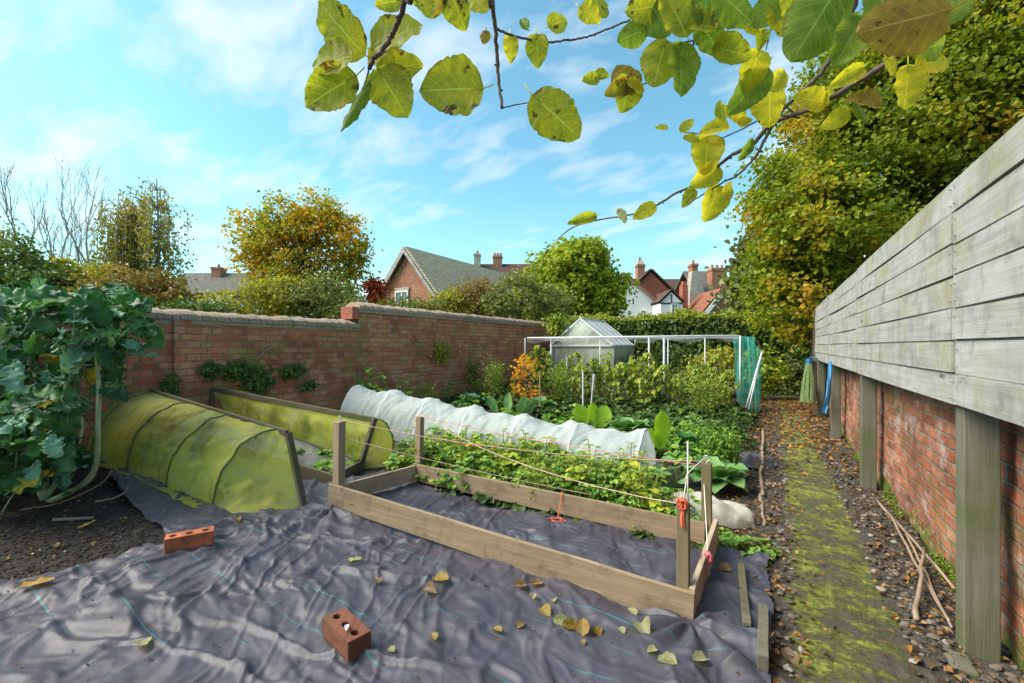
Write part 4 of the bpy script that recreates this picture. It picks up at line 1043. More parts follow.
# weeping birch: strands
def weeping(name, label, px0, px1, top, bot, d, n, mat, seed):
    r = np.random.default_rng(seed); base = P((px0 + px1) / 2, 330, d) * [1, 1, 0]
    t = Thing(name, label, 'tree', base); m = MB(); lf = MB(); heads = []
    trunk_tops = [P(px0 + (px1 - px0) * f, top + o, d + e) for f, o, e in ((.3, 12, 0), (.62, 6, .3), (.75, -6, -.3), (.45, 25, .2))]
    for q in trunk_tops:
        p = smooth_path([base + r.normal(size=3) * [.2, .2, 0], base + (q - base) * .5 + r.normal(size=3) * .2, q], 5); tube(m, p, np.linspace(.09, .015, len(p)), 6)
        for i in range(n):
            u = r.uniform(.45, 1.0); s = p[int(u * (len(p) - 1))]
            out = unit([r.normal(), r.normal(), .35]) * r.uniform(.3, 1.25) * (1.25 - u * .75)
            e = s + out; L = r.uniform(.7, 2.4)
            k = np.linspace(0, 1, 10)
            pts = [s, s + out * .6 + [0, 0, .12], e] + [e + [out[0] * .12 * kk, out[1] * .12 * kk, -L * kk] for kk in k[2:]]
            sp_ = smooth_path(pts, 2); tube(m, sp_, np.linspace(.012, .003, len(sp_)), 3, cap=False)
            nl = int(26 * L); ii = r.integers(4, len(sp_), nl); heads.append(sp_[ii] + r.normal(size=(nl, 3)) * .08)
    t.part('trunk', m, M['birchbark'], smooth=True)
    leafcloud(lf, np.concatenate(heads), .10, None, 1, .6, .6); t.part('crown', lf, mat)
weeping('weeping_birch', 'weeping birch with thinning yellow brown leaves beside the bare tree', 92, 178, 184, 300, 15, 70, LG['birch'], 5)
def bare(name, label, px, top, d, seed, mat, leaves=None, depth=5, spread=.42, r0=.09, stems=((0, 0), (.6, .2))):
    r = np.random.default_rng(seed); base = P(px, 330, d) * [1, 1, 0]; t = Thing(name, label, 'tree', base); m = MB(); tips = []
    Ht = P(px, top, d)[2]
    def grow(p, dr, L, rad, lv):
        q = [p]; dd = dr
        for i in range(4): dd = unit(dd + r.normal(size=3) * .08 + [0, 0, .10]); q.append(q[-1] + dd * L / 4)
        tube(m, q, np.linspace(rad, rad * .6, 5), 5 if rad > .01 else 3, cap=False)
        if lv == 0: tips.extend(q[1:]); return
        for k in range(3 if lv > 1 else 3):
            s = q[-1] if k == 0 else q[r.integers(2, 5)]
            nd = unit(dd + rand_unit(1)[0] * spread * (1 if k else .45)); grow(s, nd, L * r.uniform(.58, .8), rad * .6, lv - 1)
    for sx, sy in stems: grow(base + [sx, sy, 0], unit([sx * .02, 0, 1]), Ht * .36, r0, depth)
    t.part('trunk', m, mat, smooth=True)
    if leaves:
        tp = np.array(tips); tp = tp[rng.choice(len(tp), min(len(tp), leaves[1]), replace=False)]
        lf = MB(); leafcloud(lf, np.repeat(tp, 3, 0) + rng.normal(size=(len(tp) * 3, 3)) * .06, leaves[2], None); t.part('crown', lf, leaves[0])
bare('bare_tree', 'tall leafless tree with fine grey branches above the left wall', 70, 172, 15, 3, M['birchbark'], stems=((-.1, 0), (.5, .3)), depth=5, r0=.07, spread=.5)
tree('sparse_tree', 'half bare dark leaved bush at the left edge of the picture', 'tree', P(0, 340, 12) * [1, 1, 0], P(0, 230, 12), [B(5, 250, 12, 30, 42), B(25, 275, 12, 26, 26), B(-25, 260, 12, 30, 40)], 150, 14, .16, .09, LG['shrub_g'], .05, shell=.1, nt_=60)
def shrub(label, px, py, d, rpx, rpy, mat, ncl=90, ls=.1, per=26, grp=None, rd=None, clr=.12, shell=.4, more=()):
    base = P(px, 345, d); base[2] = 0
    return tree('shrub', label, 'shrub', base, P(px, py, d), [B(px, py, d, rpx, rpy, rd)] + list(more), ncl, per, clr, ls, mat, .05, grp, nt_=24, shell=shell)
shrub('dark ivy coloured bush behind the kale at the left edge', 15, 275, 11, 40, 34, LG['ivy'], 160, .1, more=[B(60, 292, 11, 40, 22)])
shrub('low yellow bush beneath the bare tree', 70, 275, 12.5, 34, 14, LG['shrub_y'], 90, .1, more=[B(95, 280, 12, 30, 16)])
shrub('brown twiggy bush beneath the weeping birch', 140, 288, 11, 36, 22, LG['shrub_br'], 130, .09, more=[B(110, 300, 10.5, 28, 14), B(168, 298, 11, 24, 14)])
shrub('wide clipped yellow green hedge bush between the wall and the autumn tree', 258, 303, 10.5, 45, 18, LG['shrub_y'], 190, .085, more=[B(210, 312, 10, 30, 9), B(285, 296, 10.5, 40, 20)])
shrub('dark leaved low bush resting on the wall coping left of the hedge bush', 200, 314, 9, 34, 8, LG['ivy'], 70, .08)
shrub('olive green bush just left of the step in the wall', 325, 302, 10.5, 40, 26, LG['shrub_g'], 180, .08, more=[B(350, 312, 10, 20, 14)])
shrub('small red leaved bush between the autumn tree and the brick barn', 376, 292, 15, 8, 14, LG['red'], 30, .12)
shrub('climbing bush against the barn roof, yellow green', 450, 308, 13, 18, 18, LG['shrub_y'], 70, .09, shell=.3)
shrub('pale green ivy covered bush in front of the barn gable', 412, 308, 12, 34, 8, LG['shrub_g'], 60, .08)
shrub('grey brown bare looking bush right of the barn roof', 482, 298, 14, 30, 20, LG['shrub_br'], 80, .09, more=[B(465, 300, 13.5, 20, 22)], shell=.2)
shrub('grey green willow bush above the far end of the wall', 520, 298, 14, 34, 28, LG['shrub_g'], 190, .09, more=[B(550, 305, 14, 24, 22), B(498, 308, 13, 24, 14)])
shrub('small ivy tuft hanging over the wall by the greenhouse', 556, 328, 12.5, 6, 14, LG['rasp'], 16, .1)

# ================================================================== HEDGE
t = Thing('hedge', 'long clipped dark green hedge closing the far end of the garden', 'hedge', (-4, 17, 0))
hx0, hx1, hy0, hy1, hz = -12.0, 4.0, 15.6, 16.9, 2.30
n = 21500
X = rng.uniform(hx0, hx1, n); f = rng.random(n)
Yf = np.where(f < .68, hy0 + rng.normal(size=n) * .09, rng.uniform(hy0, hy1, n)); Zf = np.where(f < .68, rng.uniform(0, hz, n), hz + rng.normal(size=n) * .07) + .07 * np.sin(X * 1.7) + .05 * np.sin(X * 4.1)
Yf += .12 * np.sin(X * 2.3 + Zf * 2) + .07 * np.sin(Zf * 7 + X * 5)
N = np.where((f < .68)[:, None], np.array([0, -1, .3]), np.array([0, -.2, 1.0]))
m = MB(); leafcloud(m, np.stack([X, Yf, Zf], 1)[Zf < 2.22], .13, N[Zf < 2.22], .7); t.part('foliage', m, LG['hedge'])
m = MB(); leafcloud(m, np.stack([X, Yf, Zf], 1)[Zf >= 2.17], .12, N[Zf >= 2.17], .6); t.part('lit_top_foliage', m, LG['hedge_lit'])  # top leaves take the paler colour to paint in the sunlit edge
m = MB(); beam(m, (hx0, (hy0 + hy1) / 2 + .1, 1.05), (hx1, (hy0 + hy1) / 2 + .1, 1.05), .9, 2.1); t.part('dark_core', m, mat_plain('hedge_inside', (.02, .03, .012), .95, .4, 3))  # solid dark box added as the hedge's dim inside, stops see-through
def far_bushes():
    for (lab, px, py, d, rx, ry, mt) in (('rounded shrub standing behind the fruit cage poles', 672, 372, 12.5, 30, 26, 'dark'), ('dark shrub right of the greenhouse under the hedge', 625, 378, 13, 22, 22, 'dark'), ('shrub with yellowing leaves beside the teal netting', 715, 372, 11.5, 24, 26, 'shrub_y')):
        base = P(px, 345, d); base[2] = 0; tree('shrub', lab, 'shrub', base, P(px, py, d), [B(px, py, d, rx, ry)], 90, 22, .12, .09, LG[mt], .03, nt_=16)
far_bushes()

# ================================================================== BUILDINGS
def sub_window(t, par, x0, x1, z0, z1, y, fr=.06, frame='cream', bars=1):
    m = MB(); box(m, (x0, y - .05, z0), (x1, y + .02, z1))
    o = t.sub(par, 'window', m, M['glass']) if par is not None else t.part('window', m, M['glass'])
    m = MB()
    for a, b, c, d in ((x0 - fr, x0, z0 - fr, z1 + fr), (x1, x1 + fr, z0 - fr, z1 + fr), (x0, x1, z1, z1 + fr), (x0, x1, z0 - fr, z0)): box(m, (a, y - .09, c), (b, y + .03, d))
    for k in range(bars):
        xm = x0 + (x1 - x0) * (k + 1) / (bars + 1); box(m, (xm - .03, y - .075, z0), (xm + .03, y - .052, z1))
    zm = (z0 + z1) / 2; box(m, (x0, y - .074, zm - .02), (x1, y - .053, zm + .02))
    f = m.build('frame', M[frame]); f.parent = o; return o
class Local(Thing):
    """thing whose parts are written in its own local frame"""
    def __init__(s, name, label, cat, loc, rz, group=None):
        super().__init__(name, label, cat, loc, group); s.loc = np.zeros(3); s.o.rotation_euler = (0, 0, rz)
def gable_body(m, x0, x1, y0, y1, ez, rz):
    xm = (x0 + x1) / 2
    m.add([(x0,y0,0),(x1,y0,0),(x1,y0,ez),(xm,y0,rz),(x0,y0,ez),(x0,y1,0),(x1,y1,0),(x1,y1,ez),(xm,y1,rz),(x0,y1,ez)], [[0,1,2,3,4],[9,8,7,6,5],[1,6,7,2],[0,4,9,5]])
def slab(m, a, b, c, d, th=.12):
    a, b, c, d = map(np.array, (a, b, c, d)); n = unit(np.cross(b - a, d - a)) * th
    vs = [a, b, c, d, a - n, b - n, c - n, d - n]; m.add(vs, [[0,1,2,3],[7,6,5,4],[0,4,5,1],[1,5,6,2],[2,6,7,3],[3,7,4,0]])
def gable_roof(m, x0, x1, y0, y1, ez, rz, ov=.2, th=.12):
    xm = (x0 + x1) / 2; sl_ = (rz - ez) / (xm - x0); up = .08
    slab(m, (x0 - ov, y0 - ov, ez - ov * sl_ + up + th), (xm, y0 - ov, rz + up + th), (xm, y1 + ov, rz + up + th), (x0 - ov, y1 + ov, ez - ov * sl_ + up + th), -th)
    slab(m, (xm, y0 - ov, rz + up + th), (x1 + ov, y0 - ov, ez - ov * sl_ + up + th), (x1 + ov, y1 + ov, ez - ov * sl_ + up + th), (xm, y1 + ov, rz + up + th), -th)
def barge(m, x0, x1, y, ez, rz, w_=.22, ov=.2, th=.05):
    xm = (x0 + x1) / 2; sl_ = (rz - ez) / (xm - x0)
    for sx in (-1, 1):
        xe = xm + sx * ((xm - x0) + ov); zz = ez - ov * sl_
        m.add([(xm, y, rz + .1), (xe, y, zz + .1), (xe, y, zz + .1 - w_ * 1.4), (xm, y, rz + .1 - w_ * 1.5), (xm, y - th, rz + .1), (xe, y - th, zz + .1), (xe, y - th, zz + .1 - w_ * 1.4), (xm, y - th, rz + .1 - w_ * 1.5)],
              [[0,1,2,3],[7,6,5,4],[0,4,5,1],[1,5,6,2],[2,6,7,3],[3,7,4,0]])
def chimney_part(t, par, x0, x1, y0, y1, z0, z1, mat, pots=2, flare=.06):
    m = MB(); box(m, (x0, y0, z0), (x1, y1, z1)); box(m, (x0 - flare, y0 - flare, z1), (x1 + flare, y1 + flare, z1 + .14)); box(m, (x0 - flare * .4, y0 - flare * .4, z1 + .14), (x1 + flare * .4, y1 + flare * .4, z1 + .22))
    o = m.build('chimney', mat); o.parent = par
    for k in range(pots):
        p = MB(); xx = x0 + (x1 - x0) * (k + .5) / pots
        tube(p, [(xx, (y0 + y1) / 2, z1 + .2), (xx, (y0 + y1) / 2, z1 + .3), (xx, (y0 + y1) / 2, z1 + .55)], [.13, .11, .12], 8); q = p.build('chimney_pot', M['pot']); q.parent = par
    return o
# brick barn with its gable towards the garden
t = Local('brick_barn', 'red brick barn with steep gable and mossy tile roof behind the left wall', 'barn', (-14.3, 14.7, 0), 0)
hx, ez, rz = 3.1, 1.85, 5.5
m = MB(); gable_body(m, -hx, hx, 0, 13, ez, rz); wallp = t.part('wall', m, M['hbrick'])
m = MB(); gable_roof(m, -hx, hx, 0, 13, ez, rz, .18); rf = t.part('roof', m, M['tile_moss'])
m = MB(); barge(m, -hx, hx, -.19, ez + .02, rz + .1, .14, .18, .05); t.part('verge_board', m, mat_plain('weathered_verge', (.30, .29, .28), .8))
sub_window(t, None, -.62, .06, 2.75, 3.75, .0, frame='cream')
m = MB(); box(m, (-.72, -.06, 3.82), (.16, .02, 3.96)); t.part('lintel', m, M['stone'])
# satellite dish on its left verge
m = MB(); tube(m, [(-2.3, .3, 3.4), (-2.5, .2, 3.95)], .03, 6)
vs = []; 
for i in range(5):
    for k in range(14): r_ = .34 * i / 4; a = 2 * PI * k / 14; vs.append((-2.55 + r_ * math.cos(a), .1 + .12 * (r_ / .34) ** 2 * -1, 4.1 + r_ * math.sin(a)))
fs = [[i * 14 + k, i * 14 + (k + 1) % 14, (i + 1) * 14 + (k + 1) % 14, (i + 1) * 14 + k] for i in range(4) for k in range(14)]; m.add(vs, fs); t.part('satellite_dish', m, M['metal'])

def far(px, d): p = P(px, 346, d); p[2] = 0; return p
def local_house(name, label, cat, px0, d):
    t = Local(name, label, cat, far(px0, d), TH); lx = lambda px, y=0: (px - px0) / F * (d + y) + (px0 - 512) / F * y; lz = lambda py, y=0: H + (346 - py) / F * (d + y)
    return t, lx, lz
# house at far left
t, lx, lz = local_house('house', 'far dark tiled house with brick chimney showing left of the autumn tree', 'house', 200, 40)
m = MB(); box(m, (lx(150), .3, 0), (lx(236), 8.3, lz(292) - .1)); t.part('wall', m, M['render'])
m = MB(); slab(m, (lx(148), -.1, lz(293)), (lx(238), -.1, lz(293)), (lx(236), 4.3, lz(273, 4.3)), (lx(150), 4.3, lz(273, 4.3)), .15); slab(m, (lx(150), 4.3, lz(273, 4.3)), (lx(236), 4.3, lz(273, 4.3)), (lx(238), 8.7, lz(293)), (lx(148), 8.7, lz(293)), .15); rf = t.part('roof', m, M['tile_grey'])
chimney_part(t, rf, lx(211, 3.2), lx(220, 3.2), 3.2, 4.2, lz(288, 3.2), lz(269, 3.2), M['hbrick'], 1)
sub_window(t, None, lx(190), lx(196), lz(302), lz(296), .3)
# far roof with two chimneys behind the barn
t, lx, lz = local_house('house', 'far brown roofed house with two pale chimneys rising behind the barn ridge', 'house', 490, 42)
m = MB(); box(m, (lx(470), .3, 0), (lx(540), 7.3, lz(282))); t.part('wall', m, M['hbrick'])
m = MB(); slab(m, (lx(468), 0, lz(283)), (lx(542), 0, lz(283)), (lx(540), 3.8, lz(264, 3.8)), (lx(470), 3.8, lz(264, 3.8)), .15); slab(m, (lx(470), 3.8, lz(264, 3.8)), (lx(540), 3.8, lz(264, 3.8)), (lx(542), 7.6, lz(283)), (lx(468), 7.6, lz(283)), .15); rf = t.part('roof', m, M['tile_brown'])
chimney_part(t, rf, lx(474, 2.6), lx(480, 2.6), 2.6, 3.4, lz(275, 2.6), lz(255.5, 2.6), M['stone'], 1); chimney_part(t, rf, lx(493, 3.2), lx(502, 3.2), 3.2, 4, lz(272, 3.2), lz(257.5, 3.2), M['hbrick'], 3)
# long brown roofed range
t, lx, lz = local_house('house', 'long brown tiled house range between the white gables and the twin brick chimneys', 'house', 665, 42)
m = MB(); box(m, (lx(600), .3, 0), (lx(704), 7.5, lz(302) - .1)); w1 = t.part('wall', m, M['hbrick'])
m = MB(); slab(m, (lx(598), -.1, lz(303)), (lx(705), -.1, lz(303)), (lx(704), 3.8, lz(279, 3.8)), (lx(600), 3.8, lz(279, 3.8)), .15); slab(m, (lx(600), 3.8, lz(279, 3.8)), (lx(704), 3.8, lz(279, 3.8)), (lx(705), 7.8, lz(303)), (lx(598), 7.8, lz(303)), .15); rf = t.part('roof', m, M['tile_brown'])
chimney_part(t, rf, lx(602, 3), lx(610, 3), 3, 4, lz(280, 3), lz(253, 3), M['hbrick'], 2)
sub_window(t, None, lx(694), lx(699), lz(311), lz(305.5), .3, .09)
# red tile-hung gable with pointed chimney
t, lx, lz = local_house('house', 'orange red tiled house gable with a tall pointed brick chimney', 'house', 650, 39)
m = MB(); x0, x1 = lx(618), lx(684); gable_body(m, x0, x1, 0, 4, lz(304), lz(272)); t.part('wall', m, M['tile_red'])
m = MB(); gable_roof(m, x0, x1, 0, 4, lz(304), lz(272), .15); rf = t.part('roof', m, M['tile_brown'])
ch = chimney_part(t, rf, lx(641.5), lx(649), 1.2, 2, lz(285), lz(264), M['hbrick'], 0)
m = MB(); xa, xb, zc_ = lx(641.5), lx(649), lz(264) + .2; xm = (xa + xb) / 2
m.add([(xa, 1.2, zc_), (xb, 1.2, zc_), (xb, 2, zc_), (xa, 2, zc_), (xm - .08, 1.55, zc_ + .75), (xm + .08, 1.65, zc_ + .75)], [[0,1,5,4],[1,2,5],[2,3,4,5],[3,0,4]]); q = m.build('chimney_cap', M['stone']); q.parent = rf
# white rendered gable left
t, lx, lz = local_house('house', 'large white rendered gable half hidden by the bright green tree', 'house', 625, 36)
m = MB(); x0, x1 = lx(578), lx(670); gable_body(m, x0, x1, 0, 2.6, lz(312), lz(276)); t.part('wall', m, M['render'])
m = MB(); gable_roof(m, x0, x1, 0, 2.6, lz(312), lz(276), .12); t.part('roof', m, M['tile_red'])
m = MB(); barge(m, x0, x1, -.13, lz(312) + .05, lz(276) + .1, .18, .12); t.part('verge_board', m, M['hbrick'])
sub_window(t, None, lx(641), lx(645), lz(318), lz(311), 0, .07)
# little white gable with timbers
t, lx, lz = local_house('house', 'small white gable with dark timbers and one window beside the red chimney stack', 'house', 672, 34)
x0, x1 = lx(660.5), lx(682.5)
m = MB(); gable_body(m, x0, x1, 0, 3, lz(303), lz(292)); t.part('wall', m, M['render'])
m = MB(); gable_roof(m, x0, x1, 0, 3, lz(303), lz(292), .12, .08); t.part('roof', m, M['tile_brown'])
m = MB(); box(m, (x0, -.03, lz(304)), (x1, .01, lz(302.6))); box(m, (lx(670.8), -.03, lz(302.4)), (lx(671.9), .01, lz(294))); t.part('timber', m, M['timber'])
sub_window(t, None, lx(672), lx(677), lz(312), lz(304.5), 0, .07)
# tall red chimney stack
t, lx, lz = local_house('chimney_stack', 'tall narrow bright red chimney stack just right of the small white gable', 'chimney', 685, 35.5)
m = MB(); box(m, (lx(682.5), 0, 0), (lx(688), .7, lz(285))); box(m, (lx(683.6), .12, lz(285)), (lx(687), .58, lz(281))); t.part('stack', m, M['hbrick_red'])
# stone and slate house right
t, lx, lz = local_house('house', 'dark slate roofed house with a broad brick chimney at the right end of the skyline', 'house', 710, 37)
m = MB(); box(m, (lx(691), .2, 0), (lx(742), 6.2, lz(294))); t.part('wall', m, M['hbrick'])
m = MB(); slab(m, (lx(696), 0, lz(294)), (lx(742), 0, lz(294)), (lx(742), 3.2, lz(271, 3.2)), (lx(698), 3.2, lz(271, 3.2)), .15); slab(m, (lx(698), 3.2, lz(271, 3.2)), (lx(742), 3.2, lz(271, 3.2)), (lx(742), 6.4, lz(294)), (lx(696), 6.4, lz(294)), .15); rf = t.part('roof', m, M['tile_grey'])
m = MB(); m.add([(lx(689), -.1, lz(306)), (lx(705), -.1, lz(306)), (lx(704), -.1, lz(292)), (lx(698), -.1, lz(271)), (lx(692), -.1, lz(271)), (lx(690), -.1, lz(285))], [[0,1,2,3,4,5]]); m.add([(lx(689), .7, lz(306)), (lx(705), .7, lz(306)), (lx(704), .7, lz(292)), (lx(698), .7, lz(271)), (lx(692), .7, lz(271)), (lx(690), .7, lz(285))], [[5,4,3,2,1,0]])
for k in range(6):
    n_ = 6; a = m.n - 12 + k; b = m.n - 12 + (k + 1) % 6; m.fl.append([a, a + 6, b + 6, b])
t.part('gable_wall', m, M['stone'])
chimney_part(t, rf, lx(692), lx(698), 0, .8, lz(273), lz(266), M['hbrick'], 1); chimney_part(t, rf, lx(715.5), lx(730.5), .6, 1.6, lz(292), lz(269), M['hbrick'], 3)
# gable with white bargeboards
t, lx, lz = local_house('house', 'red brick gable with thick white bargeboards in front of the slate roofed house', 'house', 722, 33)
x0, x1 = lx(703), lx(741)
m = MB(); gable_body(m, x0, x1, 0, 4, lz(314), lz(292)); t.part('wall', m, M['hbrick'])
m = MB(); gable_roof(m, x0, x1, 0, 4, lz(314), lz(291), .2, .1); t.part('roof', m, M['tile_red'])
m = MB(); barge(m, x0, x1, -.22, lz(314), lz(290.5), .32, .2, .06); t.part('bargeboard', m, M['cream'])
m = MB(); x2, x3 = lx(712, 2), lx(748, 2); gable_body(m, x2, x3, 2, 2.7, lz(314), lz(285)); t.part('parapet', m, M['hbrick_red'])

# ================================================================== VEGETABLES
def clump(name, label, cat, mat, n=34, R_=.17, h=.22, leaf=(.07, .062), shape='ovate', seed=1, cup=.12, droop=.3, ruff=.05, stem=True, grp=None, three=True):
    r = np.random.default_rng(seed); t = Thing(name, label, cat, (0, 0, 0), grp); m = MB(); s_m = MB()
    tv, tf = tleaf(6, 5, leaf[0], leaf[1], shape, ruff, .25, cup, 0, seed)
    for i in range(n):
        a = r.uniform(0, 2 * PI); rr = R_ * math.sqrt(r.random()); z = h * (1 - .55 * (rr / R_) ** 2) * r.uniform(.45, 1.08)
        p = np.array([rr * math.cos(a), rr * math.sin(a), z]); out = np.array([math.cos(a), math.sin(a), 0])
        if stem: tube(s_m, smooth_path([(0, 0, 0), p * [.45, .45, .6], p], 2), .0025, 3, cap=False)
        for q in ((-1, 0, 1) if three else (0,)):
            aa = a + q * 1.15 + r.uniform(-.3, .3); d = np.array([math.cos(aa), math.sin(aa), r.uniform(-droop, .25)])
            place(m, tv, tf, p, d, np.array([0, 0, 1.0]) + r.normal(size=3) * .3, r.uniform(.7, 1.2))
    if stem: t.part('stem', s_m, LG['fern'], smooth=True)
    t.part('leaves', m, mat, smooth=True); return t
used = {}
def scatter(t, pts, label=None, grp=None, smin=.8, smax=1.2):
    pts = [p for p in pts if not (p[0] > -.98 and 3.28 < p[1] < 4.05)] or pts
    for i, (x, y) in enumerate(pts):
        z = float(gsurf(np.array(x), np.array(y)))
        if i == 0: t.o.location = (x, y, z); t.o.rotation_euler = (0, 0, rng.uniform(0, 6)); continue
        dup(t.o, (x, y, z), rng.uniform(0, 6), rng.uniform(smin, smax))
def poisson(x0, x1, y0, y1, n, dmin):
    out = []; k = 0
    while len(out) < n and k < n * 60:
        k += 1; p = (rng.uniform(x0, x1), rng.uniform(y0, y1))
        if all((p[0] - q[0]) ** 2 + (p[1] - q[1]) ** 2 > dmin * dmin for q in out): out.append(p)
    return out
t = clump('leafy_plant', 'bright green low leafy plant in the crowded bed behind the timber frame', 'plant', LG['straw'], 52, .20, .33, (.052, .044), seed=1, grp='leafy plants crowding the bed behind the timber frame')
scatter(t, poisson(-3.1, -.5, 3.10, 3.95, 58, .155), smin=.75, smax=1.15)
t = clump('leafy_plant', 'yellowing low leafy plant in the crowded bed behind the timber frame', 'plant', LG['straw2'], 14, .15, .34, seed=2, grp='yellowing plants in the bed behind the timber frame')
scatter(t, poisson(-3.0, -.6, 3.15, 3.95, 13, .25))
t = clump('leafy_plant', 'upright feathery leaved plant in the crowded bed behind the timber frame', 'plant', LG['fern'], 60, .16, .42, (.045, .018), seed=12, droop=.1, grp='feathery plants in the bed behind the timber frame')
scatter(t, poisson(-3.0, -.6, 3.1, 3.95, 20, .25))
t = clump('leafy_plant', 'dark plant showing through the nearer netting cage', 'plant', LG['cabbage'], 18, .14, .2, (.10, .08), seed=14, grp='plants inside the nearer netting cage')
scatter(t, [(-3.85, 1.93), (-4.25, 1.90), (-4.6, 1.93), (-5.0, 1.90), (-5.25, 1.93)], smin=.8, smax=1.0)
t = clump('leafy_plant', 'green plant showing faintly through the white fleece tunnel', 'plant', LG['cabbage'], 22, .2, .30, (.11, .1), seed=15, grp='plants under the white fleece tunnel')
scatter(t, [(x, 4.3 + (i % 2 - .5) * .1) for i, x in enumerate(np.arange(-4.9, -1.3, .33))], smin=.8, smax=1.15)
t = clump('leafy_plant', 'dark weedy plant inside the further netting cage', 'plant', LG['straw'], 20, .2, .16, seed=13, grp='weeds inside the further netting cage')
scatter(t, [(-3.7, 2.85), (-4.0, 3.05), (-4.3, 2.9), (-4.6, 3.05), (-4.9, 2.95), (-3.9, 3.2), (-4.4, 3.2)])
t = clump('leafy_plant', 'darker low leafy plant trailing under the back plank onto the sheet', 'plant', LG['dark'], 18, .13, .12, seed=3, grp='dark plants trailing under the back plank')
scatter(t, [(x, 3.06 + rng.uniform(-.04, .03)) for x in np.arange(-2.5, -.35, .17)])
t = clump('leafy_plant', 'small green leafy plant between the frame corner and the mossy path', 'plant', LG['straw'], 18, .11, .10, (.055, .04), seed=4, grp='small plants beside the mossy path')
scatter(t, [(-.12, 3.10), (-.24, 3.22), (-.10, 2.98), (-.3, 3.05), (-.17, 3.32), (-.04, 3.22), (-.33, 3.27)], smin=.6, smax=.85)
t = clump('leafy_plant', 'broad leaved green plant standing against the front of the white tunnel', 'plant', LG['cabbage'], 12, .16, .30, (.13, .11), 'round', 5, three=False, grp='broad leaved plants in front of the white tunnel')
scatter(t, [(-2.75, 3.98), (-2.2, 4.0), (-1.5, 3.97), (-1.05, 3.88), (-3.3, 3.95), (-.75, 4.2)])
# marigold like orange leaves spot
t = clump('leafy_plant', 'dark green ground hugging plant on the soil between tunnel and fruit cage', 'plant', LG['dark'], 26, .22, .20, (.09, .07), seed=6, grp='dark low plants between the tunnel and the fruit cage')
scatter(t, poisson(-5.3, -.5, 6.6, 9.3, 62, .30), smin=.8, smax=1.5)
t = clump('leafy_plant', 'mid green leafy plant on the beds just beyond the white tunnel', 'plant', LG['straw'], 26, .20, .20, (.08, .07), seed=7, grp='mid green plants beyond the white tunnel')
scatter(t, poisson(-5.0, -.45, 4.85, 7.6, 40, .33), smin=.8, smax=1.4)
t = clump('leafy_plant', 'tall green weedy plant against the foot of the taller wall', 'plant', LG['fern'], 30, .15, .60, (.07, .04), seed=8, grp='weedy plants along the foot of the left wall')
scatter(t, [(-5.45, y) for y in (5.0, 5.5, 6.1, 6.7, 7.6, 8.4)] + [(-5.2, 5.25), (-5.2, 5.9)], smin=.7, smax=1.2)
t = clump('leafy_plant', 'bright green leafy plant at the wall end of the white tunnel', 'plant', LG['straw'], 34, .28, .75, (.11, .09), seed=9)
scatter(t, [(-5.35, 4.8)])
def cabbage(label, px, py, s, mat, seed, grp=None, n=16):
    r = np.random.default_rng(seed); p = G(px, py); t = Thing('cabbage', label, 'cabbage', p, grp); m = MB(); tv, tf = tleaf(9, 7, .22, .2, 'round', .05, .35, .18, 0, seed)
    for i in range(n):
        a = i * 2.4; el = .1 + .9 * i / n; d = np.array([math.cos(a) * math.cos(el), math.sin(a) * math.cos(el), math.sin(el)])
        place(m, tv, tf, p + d * .03 + np.array([0, 0, .08]), d, (-d[0] * .6, -d[1] * .6, 1), s * r.uniform(.8, 1.15))
    s_m = MB(); tube(s_m, [p + [0, 0, -.02], p + [0, 0, .12]], .02, 6); t.part('stalk', s_m, LG['cabbage']); t.part('leaves', m, mat, smooth=True)
cabbage('large blue green cabbage beyond the right end of the white tunnel', 628, 438, 1.35, LG['cabbage'], 1)
cabbage('leafy cabbage left of the upright lime green leaf', 612, 447, .9, LG['cabbage'], 2)
cabbage('grey leaved cabbage behind the middle of the white tunnel', 470, 408, 1.1, LG['kale_pale'], 3)
cabbage('cabbage with broad pale leaves beside the lime leaved plant', 540, 413, 1.2, LG['cabbage'], 4)
cabbage('purple tinged cabbage behind the far right post', 690, 455, 1.0, LG['kale'], 5)
cabbage('cabbage half hidden by the far right post', 715, 490, 1.1, LG['cabbage'], 6)
cabbage('small cabbage between the upright lime leaf and the sapling', 690, 432, .9, LG['cabbage'], 7)
def paddle(label, px, py, leaves, mat, d_=None):
    p = G(px, py); t = Thing('broad_leaf_plant', label, 'plant', p); m = MB(); s_m = MB()
    for (ox, hgt, wid, lean, face) in leaves:
        tv, tf = tleaf(12, 7, hgt, wid, 'paddle', .02, .06, .06, 0, int(ox * 100) & 7)
        b = p + RV * ox; d = unit(UV_ + RV * lean + FV * rng.uniform(-.2, .1)); tube(s_m, [b - [0, 0, .02], b + d * .08], .01, 6); place(m, tv, tf, b + d * .04, d, -FV * math.cos(face) + RV * math.sin(face))
    t.part('stem', s_m, LG['lime']); t.part('leaves', m, mat, smooth=True)
paddle('single tall upright lime green paddle leaf right of the big cabbage', 660, 455, [(0, .50, .24, .05, .3), (-.05, .3, .2, -.3, .6)], LG['lime'])
paddle('pair of broad lime green paddle leaves behind the tunnel', 592, 432, [(-.1, .40, .26, -.25, .2), (.1, .38, .26, .3, -.2), (0, .42, .22, .02, .5)], LG['lime'])
paddle('clump of narrow upright green leaves behind the tunnel left of the lime leaves', 508, 420, [(-.15, .4, .14, -.4, .2), (0, .42, .15, 0, -.3), (.12, .4, .15, .4, .2), (.2, .36, .16, .7, .3)], LG['cabbage'])
